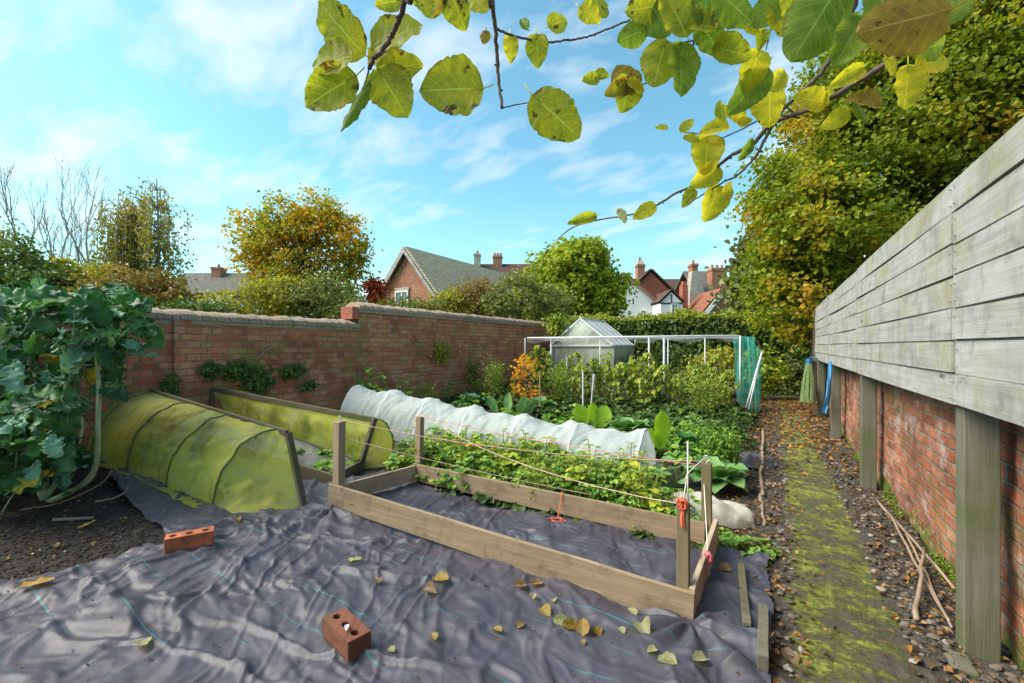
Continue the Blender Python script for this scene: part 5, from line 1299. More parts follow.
def feathery(label, px, py, h, w_, mat=None, n=520, ls=.05):
    p = G(px, py); t = Thing('feathery_plant', label, 'plant', p); s_m = MB(); c = []
    for i in range(9):
        e = p + np.array([rng.normal() * w_ * .5, rng.normal() * w_ * .5, h * rng.uniform(.75, 1.05)]); q = smooth_path([p, (p + e) / 2 + rng.normal(size=3) * .03, e], 4); tube(s_m, q, .004, 4)
        for s in q[2:]: c.append(s + rng.normal(size=(n // 60, 3)) * w_ * .28)
    t.part('stem', s_m, LG['fern']); m = MB(); leafcloud(m, np.concatenate(c), ls, None, 1, .22); t.part('foliage', m, mat or LG['fern'])
feathery('feathery light green plant left of the teal netting', 705, 420, .75, .28, n=1100)
feathery('feathery yellow green plant behind the tunnel under the fruit cage', 560, 408, .75, .3, n=1100)
feathery('wispy tall green plant by the left end of the fruit cage', 497, 405, .8, .3, n=900)
feathery('soft green bush just behind the far right post', 722, 478, .42, .2, LG['straw'], 1500, .05)
feathery('lush green feathery plant between cabbages and the sapling', 700, 452, .3, .24, LG['straw'], 700, .05)
# sapling
p = G(737, 468); t = Thing('sapling', 'small dark green conical sapling on bare soil beside the path', 'sapling', p); m = MB(); tube(m, [p, p + [0, 0, .25], p + [.01, 0, .52]], [.014, .01, .004], 6); c = []
for k in range(26):
    z = rng.uniform(.24, .5); a = rng.uniform(0, 6.28); L = .36 * (1.05 - z / .56) + .12; e = p + np.array([math.cos(a) * L, math.sin(a) * L, z + rng.uniform(-.04, .04)]); tube(m, [p + [0, 0, z], e], .003, 4, cap=False); c.append(p + [0, 0, z] + (e - p - [0, 0, z]) * rng.uniform(.2, 1, (46, 1)) + rng.normal(size=(46, 3)) * .018)
t.part('stem', m, M['bark']); m = MB(); leafcloud(m, np.concatenate(c), .035, None, 1, .4); t.part('foliage', m, LG['dark'])
# raspberry canes
def cane_plant(seed):
    r = np.random.default_rng(seed); t = Thing('fruit_cane', 'tall fruit cane with drooping yellow green leaves in the row under the fruit cage netting', 'fruit cane', (0, 0, 0), 'yellow leaved fruit canes under the cage netting')
    s_m = MB(); m = MB(); tv, tf = tleaf(6, 5, .105, .075, 'ovate', .04, .4, .1, 0, seed)
    for c in range(4):
        b = np.array([r.normal() * .07, r.normal() * .07, 0]); e = b + [r.normal() * .14, r.normal() * .14, r.uniform(.8, 1.2)]; q = smooth_path([b, (b + e) / 2 + r.normal(size=3) * .03, e], 6); tube(s_m, q, .006, 5)
        for s in q[3:]:
            for k in range(2):
                a = r.uniform(0, 6.28); dd = np.array([math.cos(a), math.sin(a), -.1]); s2 = s + dd * .07; tube(s_m, [s, s2], .002, 3, cap=False)
                for j in (-1, 0, 1): aa = a + j * .8; place(m, tv, tf, s2, (math.cos(aa), math.sin(aa), -.65), np.array([math.cos(aa) * .5, math.sin(aa) * .5, 1]) + r.normal(size=3) * .25, r.uniform(.7, 1.15))
    t.part('stem', s_m, M['cane'], smooth=True); t.part('leaves', m, LG['rasp'], smooth=True); return t
A_ = cane_plant(1); pts = [(onY(px, yy), yy) for px, yy in ((545, 9.0), (558, 9.4), (585, 9.0), (600, 9.3), (616, 9.1), (632, 9.4), (645, 9.0), (655, 9.5), (678, 9.2), (690, 9.4), (705, 9.6), (722, 9.3), (572, 9.8), (715, 8.8), (640, 10.2), (668, 10.0), (608, 10.1), (535, 9.7))]
scatter(A_, pts, smin=.66, smax=1.0)
# orange shrub by the wall end of the cage
p = G(527, 412); tree('shrub', 'slim shrub with orange and yellow leaves at the left pole of the fruit cage', 'shrub', p, p + [0, 0, 1.2], [B(525, 372, 8.6, 12, 18), B(533, 395, 8.5, 12, 10), B(518, 392, 8.6, 10, 10)], 32, 14, .07, .075, LG['orange'], .015, nt_=20, shell=.2)
# short stakes among the canes
for i, (px, y0, y1, lab) in enumerate(((567, 388, 357, 'short white stake left of the middle of the cane row'), (583, 408, 372, 'upright stake in front of the greenhouse among the canes'), (590, 408, 374, 'stake leaning left beside the upright one among the canes'), (540, 410, 372, 'thin brown stake left of the cane row'))):
    p = G(px, y0 + 8); top = P(px + (4 if i == 2 else 0), y1, np.dot(p - CAM, FV)); m = MB(); tube(m, [p - [0, 0, .02], top], .014, 6); tag(m.build('stake', M['white'] if i < 3 else M['cane']), lab, 'stake')
# wall climbers
for i, (px, py, rx, ry, mt, lab) in enumerate(((236, 372, 16, 10, 'ivy', 'ivy tuft on the lower wall above the second netting cage'), (258, 380, 13, 12, 'ivy', 'ivy patch right of the moss streak on the lower wall'), (290, 371, 16, 6, 'ivy', 'thin trail of ivy at mid height on the lower wall'), (166, 388, 8, 11, 'ivy', 'small fern tuft growing in the wall left of the pilaster'), (208, 370, 9, 8, 'ivy', 'small ivy sprig just right of the wall pilaster'), (440, 352, 18, 12, 'shrub_y', 'thin yellow green creeper high on the taller wall'), (470, 372, 14, 14, 'shrub_g', 'wispy creeper low on the taller wall'), (306, 386, 9, 4, 'ivy', 'tiny ivy sprig right of the ivy trail'))):
    a = math.atan((px - 512) / F) - TH; Yw = WX / math.tan(a); d = -WX * s_ + Yw * c_; cen = P(px, py, d); cen[0] = WX + .07; r1 = rx / F * d * .8; r2 = ry / F * d
    t = Thing('wall_creeper', lab, 'creeper', cen); n = 240 if i < 5 or i == 7 else 120; n = int(n * rx * ry / 140) + 40
    c = cen + rng.normal(size=(n, 3)) * np.array([.03, r1 * .55, r2 * .5]); c[:, 0] = np.maximum(c[:, 0], WX + .05); m = MB(); leafcloud(m, c, .05, np.tile([1.0, 0, .3], (n, 1)), .8, .8); t.part('leaves', m, LG[mt])
    m = MB()
    for k in range(7): e = cen + rng.normal(size=3) * [.01, r1 * .6, r2 * .5]; tube(m, smooth_path([cen - [.04, 0, r2], (cen + e) / 2 + rng.normal(size=3) * .02, e], 3), .004, 4, cap=False)
    t.part('stem', m, M['twig'])
m = MB()
def onwall(px, py, off=.05):
    a = math.atan((px - 512) / F) - TH; Yw = (WX + off) / math.tan(a); d = -(WX + off) * s_ + Yw * c_; p = P(px, py, d); return p
tube(m, smooth_path([onwall(256, 380), onwall(252, 365), onwall(258, 358), onwall(267, 350), onwall(278, 347)], 4), [.012] * 17, 6); tube(m, smooth_path([onwall(267, 350), onwall(280, 356)], 3), .006, 5)
tag(m.build('bare_vine', M['cane'], smooth=True), 'bare reddish vine stem crooked against the lower wall', 'vine')

# ================================================================== KALE
def kale(name, label, pts, leaves_spec, seed, base):
    r = np.random.default_rng(seed); t = Thing(name, label, 'kale', base); sm_ = MB()
    for (path, r0, r1) in pts: q = smooth_path(path, 5); tube(sm_, q, np.linspace(r0, r1, len(q)), 8)
    ms = {k: MB() for k in ('kale', 'kale_pale', 'kale_yel')}; ps = MB()
    temps = [tleaf(34, 13, 1, .80, 'lobed', .085, .38, .08, .22, s) for s in range(6)]
    for (px, py, d, size, kind) in leaves_spec:
        p = P(px, py, d); cen = base + [0, 0, 1.0]; out = p - cen; out[2] *= .3; out = unit(out + r.normal(size=3) * .45)
        dr = unit(out + np.array([0, 0, r.uniform(-.7, .5)])); dr = unit(dr - FV * r.uniform(0, .5)); nrm = np.array([0, 0, .8]) - FV * r.uniform(.2, .9) + r.normal(size=3) * .35
        tv, tf = temps[r.integers(6)]; st = p - dr * size * .55; place(ms[kind], tv, tf, st, dr, nrm, size)
        # midrib + petiole
        root = st - dr * size * .45 + np.array([0, 0, -.06]); tube(ps, smooth_path([root, st, st + dr * size * .3 + unit(nrm) * -.03 * size], 3), [.005] * 3 + [.0035] * 4, 5)
    t.part('stem', sm_, mat_plain('pale_stem', (.30, .33, .18), .6, .3, 15), smooth=True); t.part('leaf_stalks', ps, mat_plain('leaf_stalk', (.12, .19, .09), .5, .2), smooth=True)['kind'] = 'stuff'
    for k, mm in ms.items():
        if mm.n: t.part('leaves', mm, LG[k], smooth=True)
r = np.random.default_rng(22); spec = []
for k in range(560):
    px = r.uniform(-60, 150); py = r.uniform(292, 480)
    lim = 150 if py < 350 else (128 if py < 400 else 98)
    if px > lim - 8 or (px > 84 and py > 392): continue
    if py < 300 and (px < 10 and False): continue
    kd = 'kale'
    if px < 45 and r.random() < .10: kd = 'kale_pale'
    if py > 340 and r.random() < .10: kd = 'kale_yel'
    if r.random() < .12: kd = 'kale_pale'
    spec.append((px, py, r.uniform(3.0, 3.9) - (.25 if py > 400 else 0), r.uniform(.13, .25), kd))
spec += [(152, 335, 3.3, .22, 'kale'), (146, 322, 3.3, .2, 'kale'), (145, 352, 3.3, .17, 'kale_pale'), (130, 316, 3.4, .24, 'kale'), (55, 340, 3.0, .2, 'kale_pale'), (10, 375, 2.8, .22, 'kale_pale'), (8, 425, 2.8, .24, 'kale'), (28, 400, 2.85, .2, 'kale'), (-12, 350, 2.8, .24, 'kale'), (25, 295, 3.3, .26, 'kale'), (60, 293, 3.3, .24, 'kale'), (90, 296, 3.3, .2, 'kale'), (40, 290, 3.4, .22, 'kale_pale'), (114, 388, 3.3, .17, 'kale'), (60, 485, 3.1, .22, 'kale'), (15, 480, 3.0, .3, 'kale'), (40, 470, 2.95, .28, 'kale'), (5, 460, 2.9, .26, 'kale'), (75, 460, 3.1, .24, 'kale'), (30, 440, 3.0, .28, 'kale'), (60, 430, 3.1, .26, 'kale'), (-10, 485, 2.9, .3, 'kale')]
bs = G(45, 500); a = P(50, 503, 3.25); 
pth = [bs - [0, 0, .03], P(70, 492, 3.2), P(90, 478, 3.2), P(97, 455, 3.2), P(98, 420, 3.22), P(99, 385, 3.3), P(95, 350, 3.35), P(85, 310, 3.4)]
kale('kale_plant', 'huge sprawling blue green kale with a thick pale bent stem at the left edge', [(pth, .025, .010), ([bs, bs + [-.1, 0, .4], P(30, 380, 3.4), P(30, 330, 3.6)], .03, .01), ([bs, bs + [-.4, -.05, .3], P(-30, 400, 3.2), P(-20, 330, 3.5)], .025, .01), ([bs, bs + [.0, .2, .5], P(60, 340, 3.8)], .02, .01)], spec, 5, bs)
# sticks on soil left
m = MB(); tube(m, smooth_path([G(20, 510), G(60, 507) + [0, 0, .03], G(100, 492) + [0, 0, .06], G(112, 482) + [0, 0, .1]], 4), .007, 6); tag(m.build('dry_twig', M['cane'], smooth=True), 'long dry reddish stem lying in front of the kale', 'stem')
m = MB(); tube(m, [G(53, 522) + [0, 0, .015], G(93, 521) + [0, 0, .02]], .011, 6); tag(m.build('dry_stick', M['cane'], smooth=True), 'short pale stick flat on the dark soil', 'stick')
q = [G(95, 510), G(112, 507), G(125, 500), G(128, 490), G(118, 487)]; m = MB(); tube(m, smooth_path([a_ + [0, 0, .06] for a_ in q], 4), .008, 6); tag(m.build('dry_twig', M['cane'], smooth=True), 'curled orange brown stem on the sheet by the kale', 'stem')

# ================================================================== APPLE TREE OVERHEAD
t = Thing('apple_tree', 'overhanging tree boughs with large spotted yellow green leaves across the top', 'tree', (-1.5, -1.5, 0))
trunk_top = np.array([-1.2, -1.1, 2.7])
m = MB(); q = smooth_path([(-1.5, -1.5, -.05), (-1.45, -1.42, .9), (-1.3, -1.2, 1.8), trunk_top], 5); tube(m, q, np.linspace(.13, .07, len(q)), 10); t.part('trunk', m, M['bark'], smooth=True)
def bough(pts, r0, r1, up=None, knob=True):
    pp = [P(*x) for x in pts]
    if up is not None:
        a0 = pts[0]; hi = P(a0[0], -420, a0[2] * .95); pp = [trunk_top, trunk_top * .6 + hi * .4 + UV_ * .4, hi] + pp
    q = smooth_path(pp, 6); q = q + rng.normal(size=q.shape) * r1 * .25
    m = MB(); rad = np.linspace(r0, r1, len(q)) * .78 * (1 + .12 * rng.random(len(q))); tube(m, q, rad, 7)
    if knob:
        for k in range(8, len(q) - 1, 5):
            d = unit(rand_unit(1)[0] + [0, 0, -.3]); tube(m, [q[k], q[k] + d * rad[k] * 2.2], [rad[k] * .8, rad[k] * .5], 5)
    t.part('branch', m, M['twig'], smooth=True)
L_ = lambda z: [trunk_top, (-.5, -.6, z), ]
bough([(1030, -90, .8), (960, -5, .85), (905, 50, .9), (860, 80, .97), (821, 104, 1.02), (795, 114, 1.08), (771, 124, 1.12), (752, 145, 1.15), (735, 153, 1.18), (718, 166, 1.22), (700, 183, 1.27), (678, 192, 1.32), (655, 206, 1.37), (634, 214, 1.42), (598, 220, 1.5), (572, 228, 1.56), (557, 240, 1.6)], .011, .0022, [trunk_top, (-.4, -.7, 2.5), (.25, -.1, 2.35)])
bough([(860, -40, .9), (838, 30, .98), (828, 64, 1.02), (806, 88, 1.06), (790, 102, 1.09), (771, 124, 1.12)], .009, .006, [trunk_top, (-.5, -.4, 2.4), (.0, .2, 2.3)])
bough([(773, 124, 1.12), (762, 145, 1.14), (755, 157, 1.16), (738, 175, 1.2), (722, 183, 1.22), (700, 196, 1.25), (688, 205, 1.27)], .005, .002)
bough([(850, -20, .8), (800, 4, .85), (755, 18, .88), (730, 24, .9), (711, 30, .92), (694, 40, .94), (672, 45, .95), (655, 50, .96)], .006, .0015, [trunk_top, (-.5, -.3, 2.3)])
bough([(777, -15, .85), (777, 11, .88), (770, 32, .92), (766, 50, .95)], .003, .0012)
bough([(490, -30, .6), (492, 0, .62), (495, 30, .64), (497, 55, .65), (499, 85, .66), (502, 108, .66)], .0050, .0028, [trunk_top, (-.8, -.3, 2.2)])
bough([(502, 108, .66), (515, 105, .66), (532, 102, .65)], .0013, .001, knob=False)
bough([(497, 29, .64), (512, 35, .68), (530, 40, .72), (550, 42, .76), (570, 40, .8), (587, 37, .84), (605, 30, .86), (630, 20, .9)], .0022, .0022)
bough([(413, -40, .5), (405, 0, .52), (398, 22, .54), (388, 42, .55), (375, 58, .55), (369, 68, .56)], .0052, .0032, [trunk_top, (-.9, -.4, 2.1)])
bough([(369, 68, .56), (366, 80, .56), (356, 110, .55)], .0016, .001, knob=False)
bough([(800, 118, 1.08), (770, 116, 1.1), (740, 130, 1.15), (715, 140, 1.2), (700, 134, 1.22), (680, 132, 1.25)], .0028, .0012)
bough([(795, 114, 1.08), (778, 100, 1.08), (765, 96, 1.08)], .003, .0015)
bough([(694, 40, .94), (690, 55, .95), (676, 72, .96), (640, 85, .98), (615, 86, 1.0)], .0028, .0012)
bough([(905, 50, .9), (880, 30, .85), (868, 5, .8), (862, -30, .75)], .005, .005)
O, Gn, Ye, Br = 'ap_olive', 'ap_green', 'ap_yellow', 'ap_brown'
leaves = [(340, 28, 66, 135, .55, O, .62), (331, 60, 44, 182, .55, O, .9), (330, 90, 58, 212, .55, O, .72), (354, 105, 58, 243, .54, Gn, .24), (392, 92, 54, -58, .56, O, .8), (398, 66, 44, 15, .57, O, .8), (396, 34, 54, 22, .56, O, .8), (378, 52, 34, 200, .57, O, .8),
 (451, 88, 62, 183, .56, O, .92), (556, 116, 62, -42, .64, O, .68), (388, 2, 26, 200, .55, O, .7), (424, 4, 30, -60, .58, O, .7), (456, 8, 36, -70, .6, O, .8), (437, 3, 24, -110, .6, Br, .7), (480, 3, 24, -50, .62, Ye, .8),
 (485, 37, 13, -100, .64, Br, .8), (511, 47, 25, -85, .68, Ye, .6), (537, 49, 29, -88, .72, O, .75), (558, 22, 22, 30, .75, O, .9), (524, 23, 15, 120, .7, Gn, .6), (590, 13, 24, -30, .84, Ye, .8), (599, 5, 30, -60, .86, O, .7), (591, 79, 18, 190, .98, O, .7), (602, 74, 14, -20, .98, O, .7),
 (632, 35, 30, 200, .92, Gn, .75), (656, 12, 52, -60, .9, Gn, .8), (676, 12, 50, 120, .88, O, .8), (660, 62, 50, -105, .93, O, .72), (682, 68, 54, -88, .93, Gn, .6), (711, 37, 36, -50, .9, Gn, .8), (733, 50, 38, -15, .9, O, .75), (735, 6, 48, -30, .85, Gn, .8), (707, 9, 40, -90, .88, Gn, .8), (750, 25, 24, -40, .88, Ye, .6), (780, 20, 32, -70, .86, Ye, .75),
 (754, 70, 38, -100, .93, Ye, .75), (749, 90, 58, 232, .95, Gn, .5), (770, 104, 42, -80, 1.07, Ye, .85), (625, 78, 32, 120, .98, Br, .9), (628, 92, 34, -100, .98, O, .9), (618, 88, 24, 210, .98, Br, .7), (636, 84, 20, -30, .97, Ye, .6),
 (662, 127, 13, 180, 1.25, Ye, .5), (687, 125, 17, 50, 1.22, O, .6), (715, 128, 28, 190, 1.18, Ye, .6), (722, 110, 20, 100, 1.15, O, .7), (737, 113, 26, -30, 1.12, Ye, .7), (745, 121, 15, 10, 1.12, Ye, .6), (707, 153, 35, -95, 1.2, Ye, .85), (707, 176, 30, 220, 1.22, Ye, .75), (691, 139, 17, 170, 1.2, O, .7), (746, 150, 24, -120, 1.13, Gn, .45),
 (714, 203, 34, -100, 1.24, Ye, .8), (729, 190, 20, 30, 1.22, Ye, .8), (689, 197, 20, -120, 1.27, O, .6), (645, 211, 24, 210, 1.36, Ye, .6), (622, 216, 16, -60, 1.42, 'litter_g', .6), (583, 219, 28, 195, 1.5, O, .4), (779, 79, 26, 50, 1.0, Ye, .7),
 (816, 22, 78, 240, .8, Gn, .72), (850, 40, 62, 237, .78, Gn, .55), (905, 20, 84, 190, .62, Br, .72), (957, 8, 34, 20, .7, Gn, .7), (937, 45, 36, 20, .8, Gn, .7), (935, 61, 34, 10, .82, Ye, .8), (908, 87, 40, -85, .88, Ye, .85), (849, 76, 30, 210, .95, Ye, .55), (812, 99, 30, 170, 1.0, Ye, .75), (867, 99, 30, 160, .95, Br, .8), (837, 119, 26, 215, 1.0, Ye, .7), (862, 112, 24, -60, .97, Gn, .7), (890, 66, 20, -60, .9, Ye, .6), (766, 12, 34, 200, .86, Gn, .8), (700, 22, 34, 160, .88, O, .8), (643, 8, 34, 190, .9, O, .8), (880, 5, 50, -120, .72, Gn, .7), (925, 3, 50, 40, .72, O, .7), (790, 8, 30, -60, .84, O, .6), (830, 96, 18, -100, 1.0, Ye, .6), (762, 38, 18, -100, .9, O, .7)]
temps = [tleaf(24, 13, 1.0, 1.0, 'ovate', .022, cl, cu, .05, s) for s, (cl, cu) in enumerate(((.10, .10), (.30, .16), (.05, -.08), (.22, .05), (.45, .25)))]
for i, (px, py, sz, ang, d, mt, asp) in enumerate(leaves):
    a = R(ang); dr = RV * math.cos(a) + UV_ * math.sin(a) + FV * rng.uniform(-.25, .25); L = sz / F * d * 1.04
    tv, tf = temps[(0, 2, 3, 1)[rng.integers(4)] if sz < 45 else (0, 2)[i % 2]]; tv = tv.copy(); tv[:, 1] *= asp * 1.04
    nrm = -FV + UV_ * rng.uniform(-.5, .35) + RV * rng.uniform(-.4, .4)
    st = P(px, py, d) - unit(dr) * L * .5; m = MB(); place(m, tv, tf, st, dr, nrm, L)
    pet = st - unit(dr) * L * .16 + UV_ * L * .06; tube(m, [pet, st, st + unit(dr) * L * .2], [.0009, .0009, .0005], 4)
    t.part('leaf', m, LG[mt], smooth=True, uv=leaf_uv(24, 13, m.n))

# ================================================================== FALLEN LEAVES AND LITTER
def fallen(px, py, sz, mat, label, grp=None, flat=True):
    p = G(px, py); on = inpoly(np.array([p[0]]), np.array([p[1]]), poly)[0]; z = float(mem_z(p[0], p[1])) + .006 if on else float(gsurf(p[0], p[1])) + .015
    d0 = np.dot(p - CAM, FV); L = sz / F * d0 * .92; a = rng.uniform(0, 6.28); tv, tf = tleaf(9, 7, 1, .72, 'ovate', .05, rng.uniform(-.2, .2), rng.uniform(.1, .35), .05, int(px))
    m = MB(); pos = np.array([p[0], p[1], z]); place(m, tv, tf, pos - L * .5 * np.array([math.cos(a), math.sin(a), 0]) + [0, 0, .25 * L * .1], (math.cos(a), math.sin(a), rng.uniform(-.05, .15)), np.array([0, 0, 1]) + rng.normal(size=3) * .22, L)
    tag(m.build('fallen_leaf', mat, smooth=True, uv=leaf_uv(9, 7, m.n)), label, 'fallen leaf', grp)
FL = 'curled fallen leaves scattered on the grey sheet'
for (px, py, sz, mt, lab) in ((441, 592, 20, 'litter_y', 'pale yellow fallen leaf left of centre, above a browner one'), (430, 604, 17, 'litter_b', 'tan fallen leaf just below the pale yellow one left of centre'), (520, 597, 17, 'litter_b', 'tan curled leaf, left one of a pair by the front plank'), (536, 594, 17, 'litter_b', 'brown curled leaf, right one of a pair by the front plank'),
  (546, 622, 19, 'litter_y', 'orange tinted leaf at the top of the central leaf pile'), (560, 632, 17, 'litter_g', 'green yellow leaf in the middle of the central leaf pile'), (570, 637, 20, 'ap_brown', 'dark yellow crumpled leaf in the central leaf pile'), (583, 640, 22, 'litter_y', 'mustard leaf at the right of the central leaf pile'), (597, 640, 17, 'ap_brown', 'olive brown leaf at the right end of the central leaf pile'), (582, 656, 10, 'litter_b', 'small orange leaf below the central leaf pile'),
  (645, 644, 26, 'litter_g', 'large pale greyish green leaf near the right corner post'), (497, 646, 14, 'litter_y', 'yellow tan leaf left of the central pile'), (520, 639, 14, 'litter_b', 'reddish tan leaf between the central pile and the yellow tan leaf'), (433, 653, 13, 'litter_y', 'yellowish leaf low left of centre'), (533, 607, 10, 'litter_g', 'thin green leaf below the pair of curled leaves'), (554, 613, 9, 'litter_g', 'tiny green leaf above the central leaf pile'), (632, 620, 14, 'litter_g', 'slender silver green leaf left of the large pale leaf'),
  (622, 642, 12, 'litter_g', 'narrow pale leaf left of the large pale leaf'), (652, 665, 13, 'litter_g', 'small pale green leaf at the foot of the picture near the corner post'), (667, 678, 22, 'litter_g', 'pale yellow green leaf at the bottom edge by the corner post'), (143, 659, 20, 'litter_g', 'narrow lime green leaf in the left foreground'), (377, 594, 14, 'litter_b', 'tan leaf above and right of the grimy brick'), (391, 665, 11, 'litter_g', 'small yellow green leaf right of the grimy brick'), (35, 600, 30, 'litter_b', 'large curled brown leaf at the edge of the sheet on the left'),
  (238, 527, 11, 'litter_y', 'orange leaf at the foot of the nearer netting cage'), (87, 528, 16, 'litter_y', 'yellow leaf on the dark soil in front of the kale'), (356, 571, 12, 'litter_g', 'pale curled leaf above the tan leaf'), (350, 573, 9, 'litter_g', 'greenish sliver of leaf above the tan leaf'), (724, 580, 15, 'litter_b', 'brown leaf on the sheet right of the end plank'), (700, 676, 20, 'litter_g', 'yellow green leaf under the near right corner post'),
  (815, 629, 17, 'litter_y', 'single tan leaf on the mossy path'), (55, 547, 10, 'litter_b', 'small orange brown leaf on the dark soil'), (770, 655, 14, 'litter_b', 'orange brown leaf beside the short edging post'), (790, 662, 22, 'litter_b', 'large brown leaf at the bottom of the path edge'), (742, 605, 12, 'litter_b', 'reddish leaf beside the flat timber strip')):
    fallen(px, py, sz, LG[mt], lab)
small = (0, )
m = MB(); n = 420
x = rng.uniform(-4.2, -.05, n); y = rng.uniform(.2, 3.0, n); z = mem_z(x, y) + .004; ok = inpoly(x, y, poly); leafcloud(m, np.stack([x, y, z], 1)[ok], .013, np.tile([0, 0, 1.0], (ok.sum(), 1)), .5, .5)
tag(m.build('leaf_crumbs', LG['litter'], ), 'scattered crumbs of soil and leaf on the grey sheet', 'debris', kind='stuff')
# path litter
def litter(n, xr, yr, ls, mat, name, lab, bias=None, zz=.012):
    x = rng.uniform(*xr, n); y = yr[0] + (yr[1] - yr[0]) * rng.random(n)
    if bias is not None: k = rng.random(n) < bias(x, y); x, y = x[k], y[k]
    z = np.where((x > -.12) & (x < .83), path_z(x, y), gsurf(x, y)) + zz; m = MB(); leafcloud(m, np.stack([x, y, z], 1), ls, np.tile([0, 0, 1.0], (len(x), 1)), .55, .65, fold=.25)
    tag(m.build(name, mat), lab, 'leaf litter', kind='stuff')
edge = lambda x, y: np.clip(np.abs(x - .30) / .33, .06, 1) ** 1.6
litter(2300, (-.35, .82), (1.1, 6.0), .027, LG['litter'], 'leaf_litter', 'brown leaf litter lining both sides of the mossy path', edge)
litter(2300, (-.5, .82), (4.8, 12.5), .05, LG['litter_red'], 'leaf_litter', 'orange autumn leaves carpeting the far end of the path', lambda x, y: np.clip((y - 5) / 2.5, .1, 1))
litter(500, (-.5, .80), (.9, 4.0), .03, LG['litter_red'], 'leaf_litter', 'small orange leaf fragments along the near part of the path', edge)
litter(2600, (-5.4, -.3), (4.7, 10), .05, LG['litter'], 'leaf_litter', 'fallen leaves on the soil between the vegetables')
litter(700, (-5.6, -2.6), (.6, 1.6), .022, LG['litter'], 'leaf_litter', 'small leaf scraps on the dark soil by the kale', lambda x, y: ~inpoly(x, y, poly))
# stones
ico = []
def stones(n, fx, smin, smax, name, lab, flat=.6, mat='pebble'):
    t_ = (1 + 5 ** .5) / 2; iv = np.array([(-1,t_,0),(1,t_,0),(-1,-t_,0),(1,-t_,0),(0,-1,t_),(0,1,t_),(0,-1,-t_),(0,1,-t_),(t_,0,-1),(t_,0,1),(-t_,0,-1),(-t_,0,1)]) / 1.9
    ifc = np.array([(0,11,5),(0,5,1),(0,1,7),(0,7,10),(0,10,11),(1,5,9),(5,11,4),(11,10,2),(10,7,6),(7,1,8),(3,9,4),(3,4,2),(3,2,6),(3,6,8),(3,8,9),(4,9,5),(2,4,11),(6,2,10),(8,6,7),(9,8,1)])
    x, y = fx(n); z = np.where((x > -.12) & (x < .83), path_z(x, y), gsurf(x, y)); n = len(x); s = rng.uniform(smin, smax, n) ** 1.0; m = MB()
    a = rng.uniform(0, 6.28, n); V = iv[None] * (1 + rng.uniform(-.25, .25, (n, 12, 1))); V = V * np.stack([s * rng.uniform(.8, 1.5, n), s, s * flat], 1)[:, None]
    Vx = V[..., 0] * np.cos(a)[:, None] - V[..., 1] * np.sin(a)[:, None]; Vy = V[..., 0] * np.sin(a)[:, None] + V[..., 1] * np.cos(a)[:, None]
    V = np.stack([Vx + x[:, None], Vy + y[:, None], V[..., 2] + z[:, None] + .001], -1).reshape(-1, 3)
    m.add(V, (np.arange(n)[:, None, None] * 12 + ifc[None]).reshape(-1, 3)); tag(m.build(name, M[mat], smooth=False), lab, 'stones', kind='stuff')
stones(1300, lambda n: (rng.uniform(.47, .83, n), 1.2 + 5 * rng.random(n) ** 1.5), .004, .020, 'rubble', 'small stones and rubble at the foot of the right wall')
stones(900, lambda n: (rng.uniform(-.3, .1, n), 1.2 + 5.5 * rng.random(n) ** 1.3), .005, .02, 'gravel', 'small stones along the left edge of the path')
stones(6500, lambda n: (lambda x, y: (x[~inpoly(x, y, poly)], y[~inpoly(x, y, poly)]))(rng.uniform(-5.4, -2.2, n), rng.uniform(.5, 1.7, n)), .003, .014, 'soil_clods', 'crumbly clods on the dark soil in front of the kale', mat='soil')
# moss cushions at the wall foot
m = MB(); c = []
for k in range(1): 
    n = 5200; y = 1.8 + 5.5 * rng.random(n) ** 1.2; z = np.abs(rng.normal(size=n)) * .055 * (1 + .5 * vnoise(y * 3, y * 0, 7)); keep = vnoise(y * 2.1, z * 6, 33) > .05; x = .825 + rng.normal(size=n) * .010 - np.clip(.05 - z, 0, .05) * .8
leafcloud(m, np.stack([x, y, z + .03], 1)[keep], .016, np.tile([-1, 0, .6], (keep.sum(), 1)), .7, .7); tag(m.build('wall_moss', mat_leaf('moss_tuft', [(.03, .06, .008), (.07, .11, .012), (.13, .17, .02)], trans=.1)), 'bright green moss creeping up the foot of the right wall', 'moss', kind='stuff')

# ================================================================== STICKS, EDGING, ROPES
def stick(a, b, r_, mat, name, lab, cat, z0=.02, z1=.02, n=6):
    p, q = G(*a), G(*b); p[2] = float(path_z(p[0], p[1])) + z0; q[2] = float(path_z(q[0], q[1])) + z1
    m = MB(); k = 7; pts = [p + (q - p) * i / k + rng.normal(size=3) * .0035 for i in range(k + 1)]; tube(m, pts, np.linspace(r_, r_ * .7, k + 1), n); tag(m.build(name, mat, smooth=True), lab, cat)
stick((877, 507), (955, 604), .011, M['cane'], 'garden_cane', 'longest brown cane, running closest to the wall foot', 'cane', .03, .05)
stick((888, 523), (948, 634), .008, M['cane'], 'garden_cane', 'thin cane crossing under the longest one on the right of the path', 'cane', .05, .03)
stick((905, 540), (950, 640), .007, M['cane'], 'garden_cane', 'thinnest cane just right of the crossing cane', 'cane', .04, .03)
stick((916, 632), (924, 572), .012, M['cane'], 'garden_cane', 'short stout stick lying across the canes with an orange tip', 'stick', .02, .10)
def flatbeam(a, b, w_, h_, mat, name, lab, cat, zf=None):
    p, q = G(*a), G(*b)
    for v_ in (p, q): v_[2] = (float(mem_z(v_[0], v_[1])) + .028 if zf is None else zf)
    m = MB(); beam(m, p, q, w_, h_, seg=4, warp=.004); tag(m.build(name, mat, bevel=.003), lab, cat)
flatbeam((741, 578), (747, 641), .035, .02, M['oldwood'], 'timber_strip', 'flat weathered timber strip lying on the sheet right of the frame', 'timber')
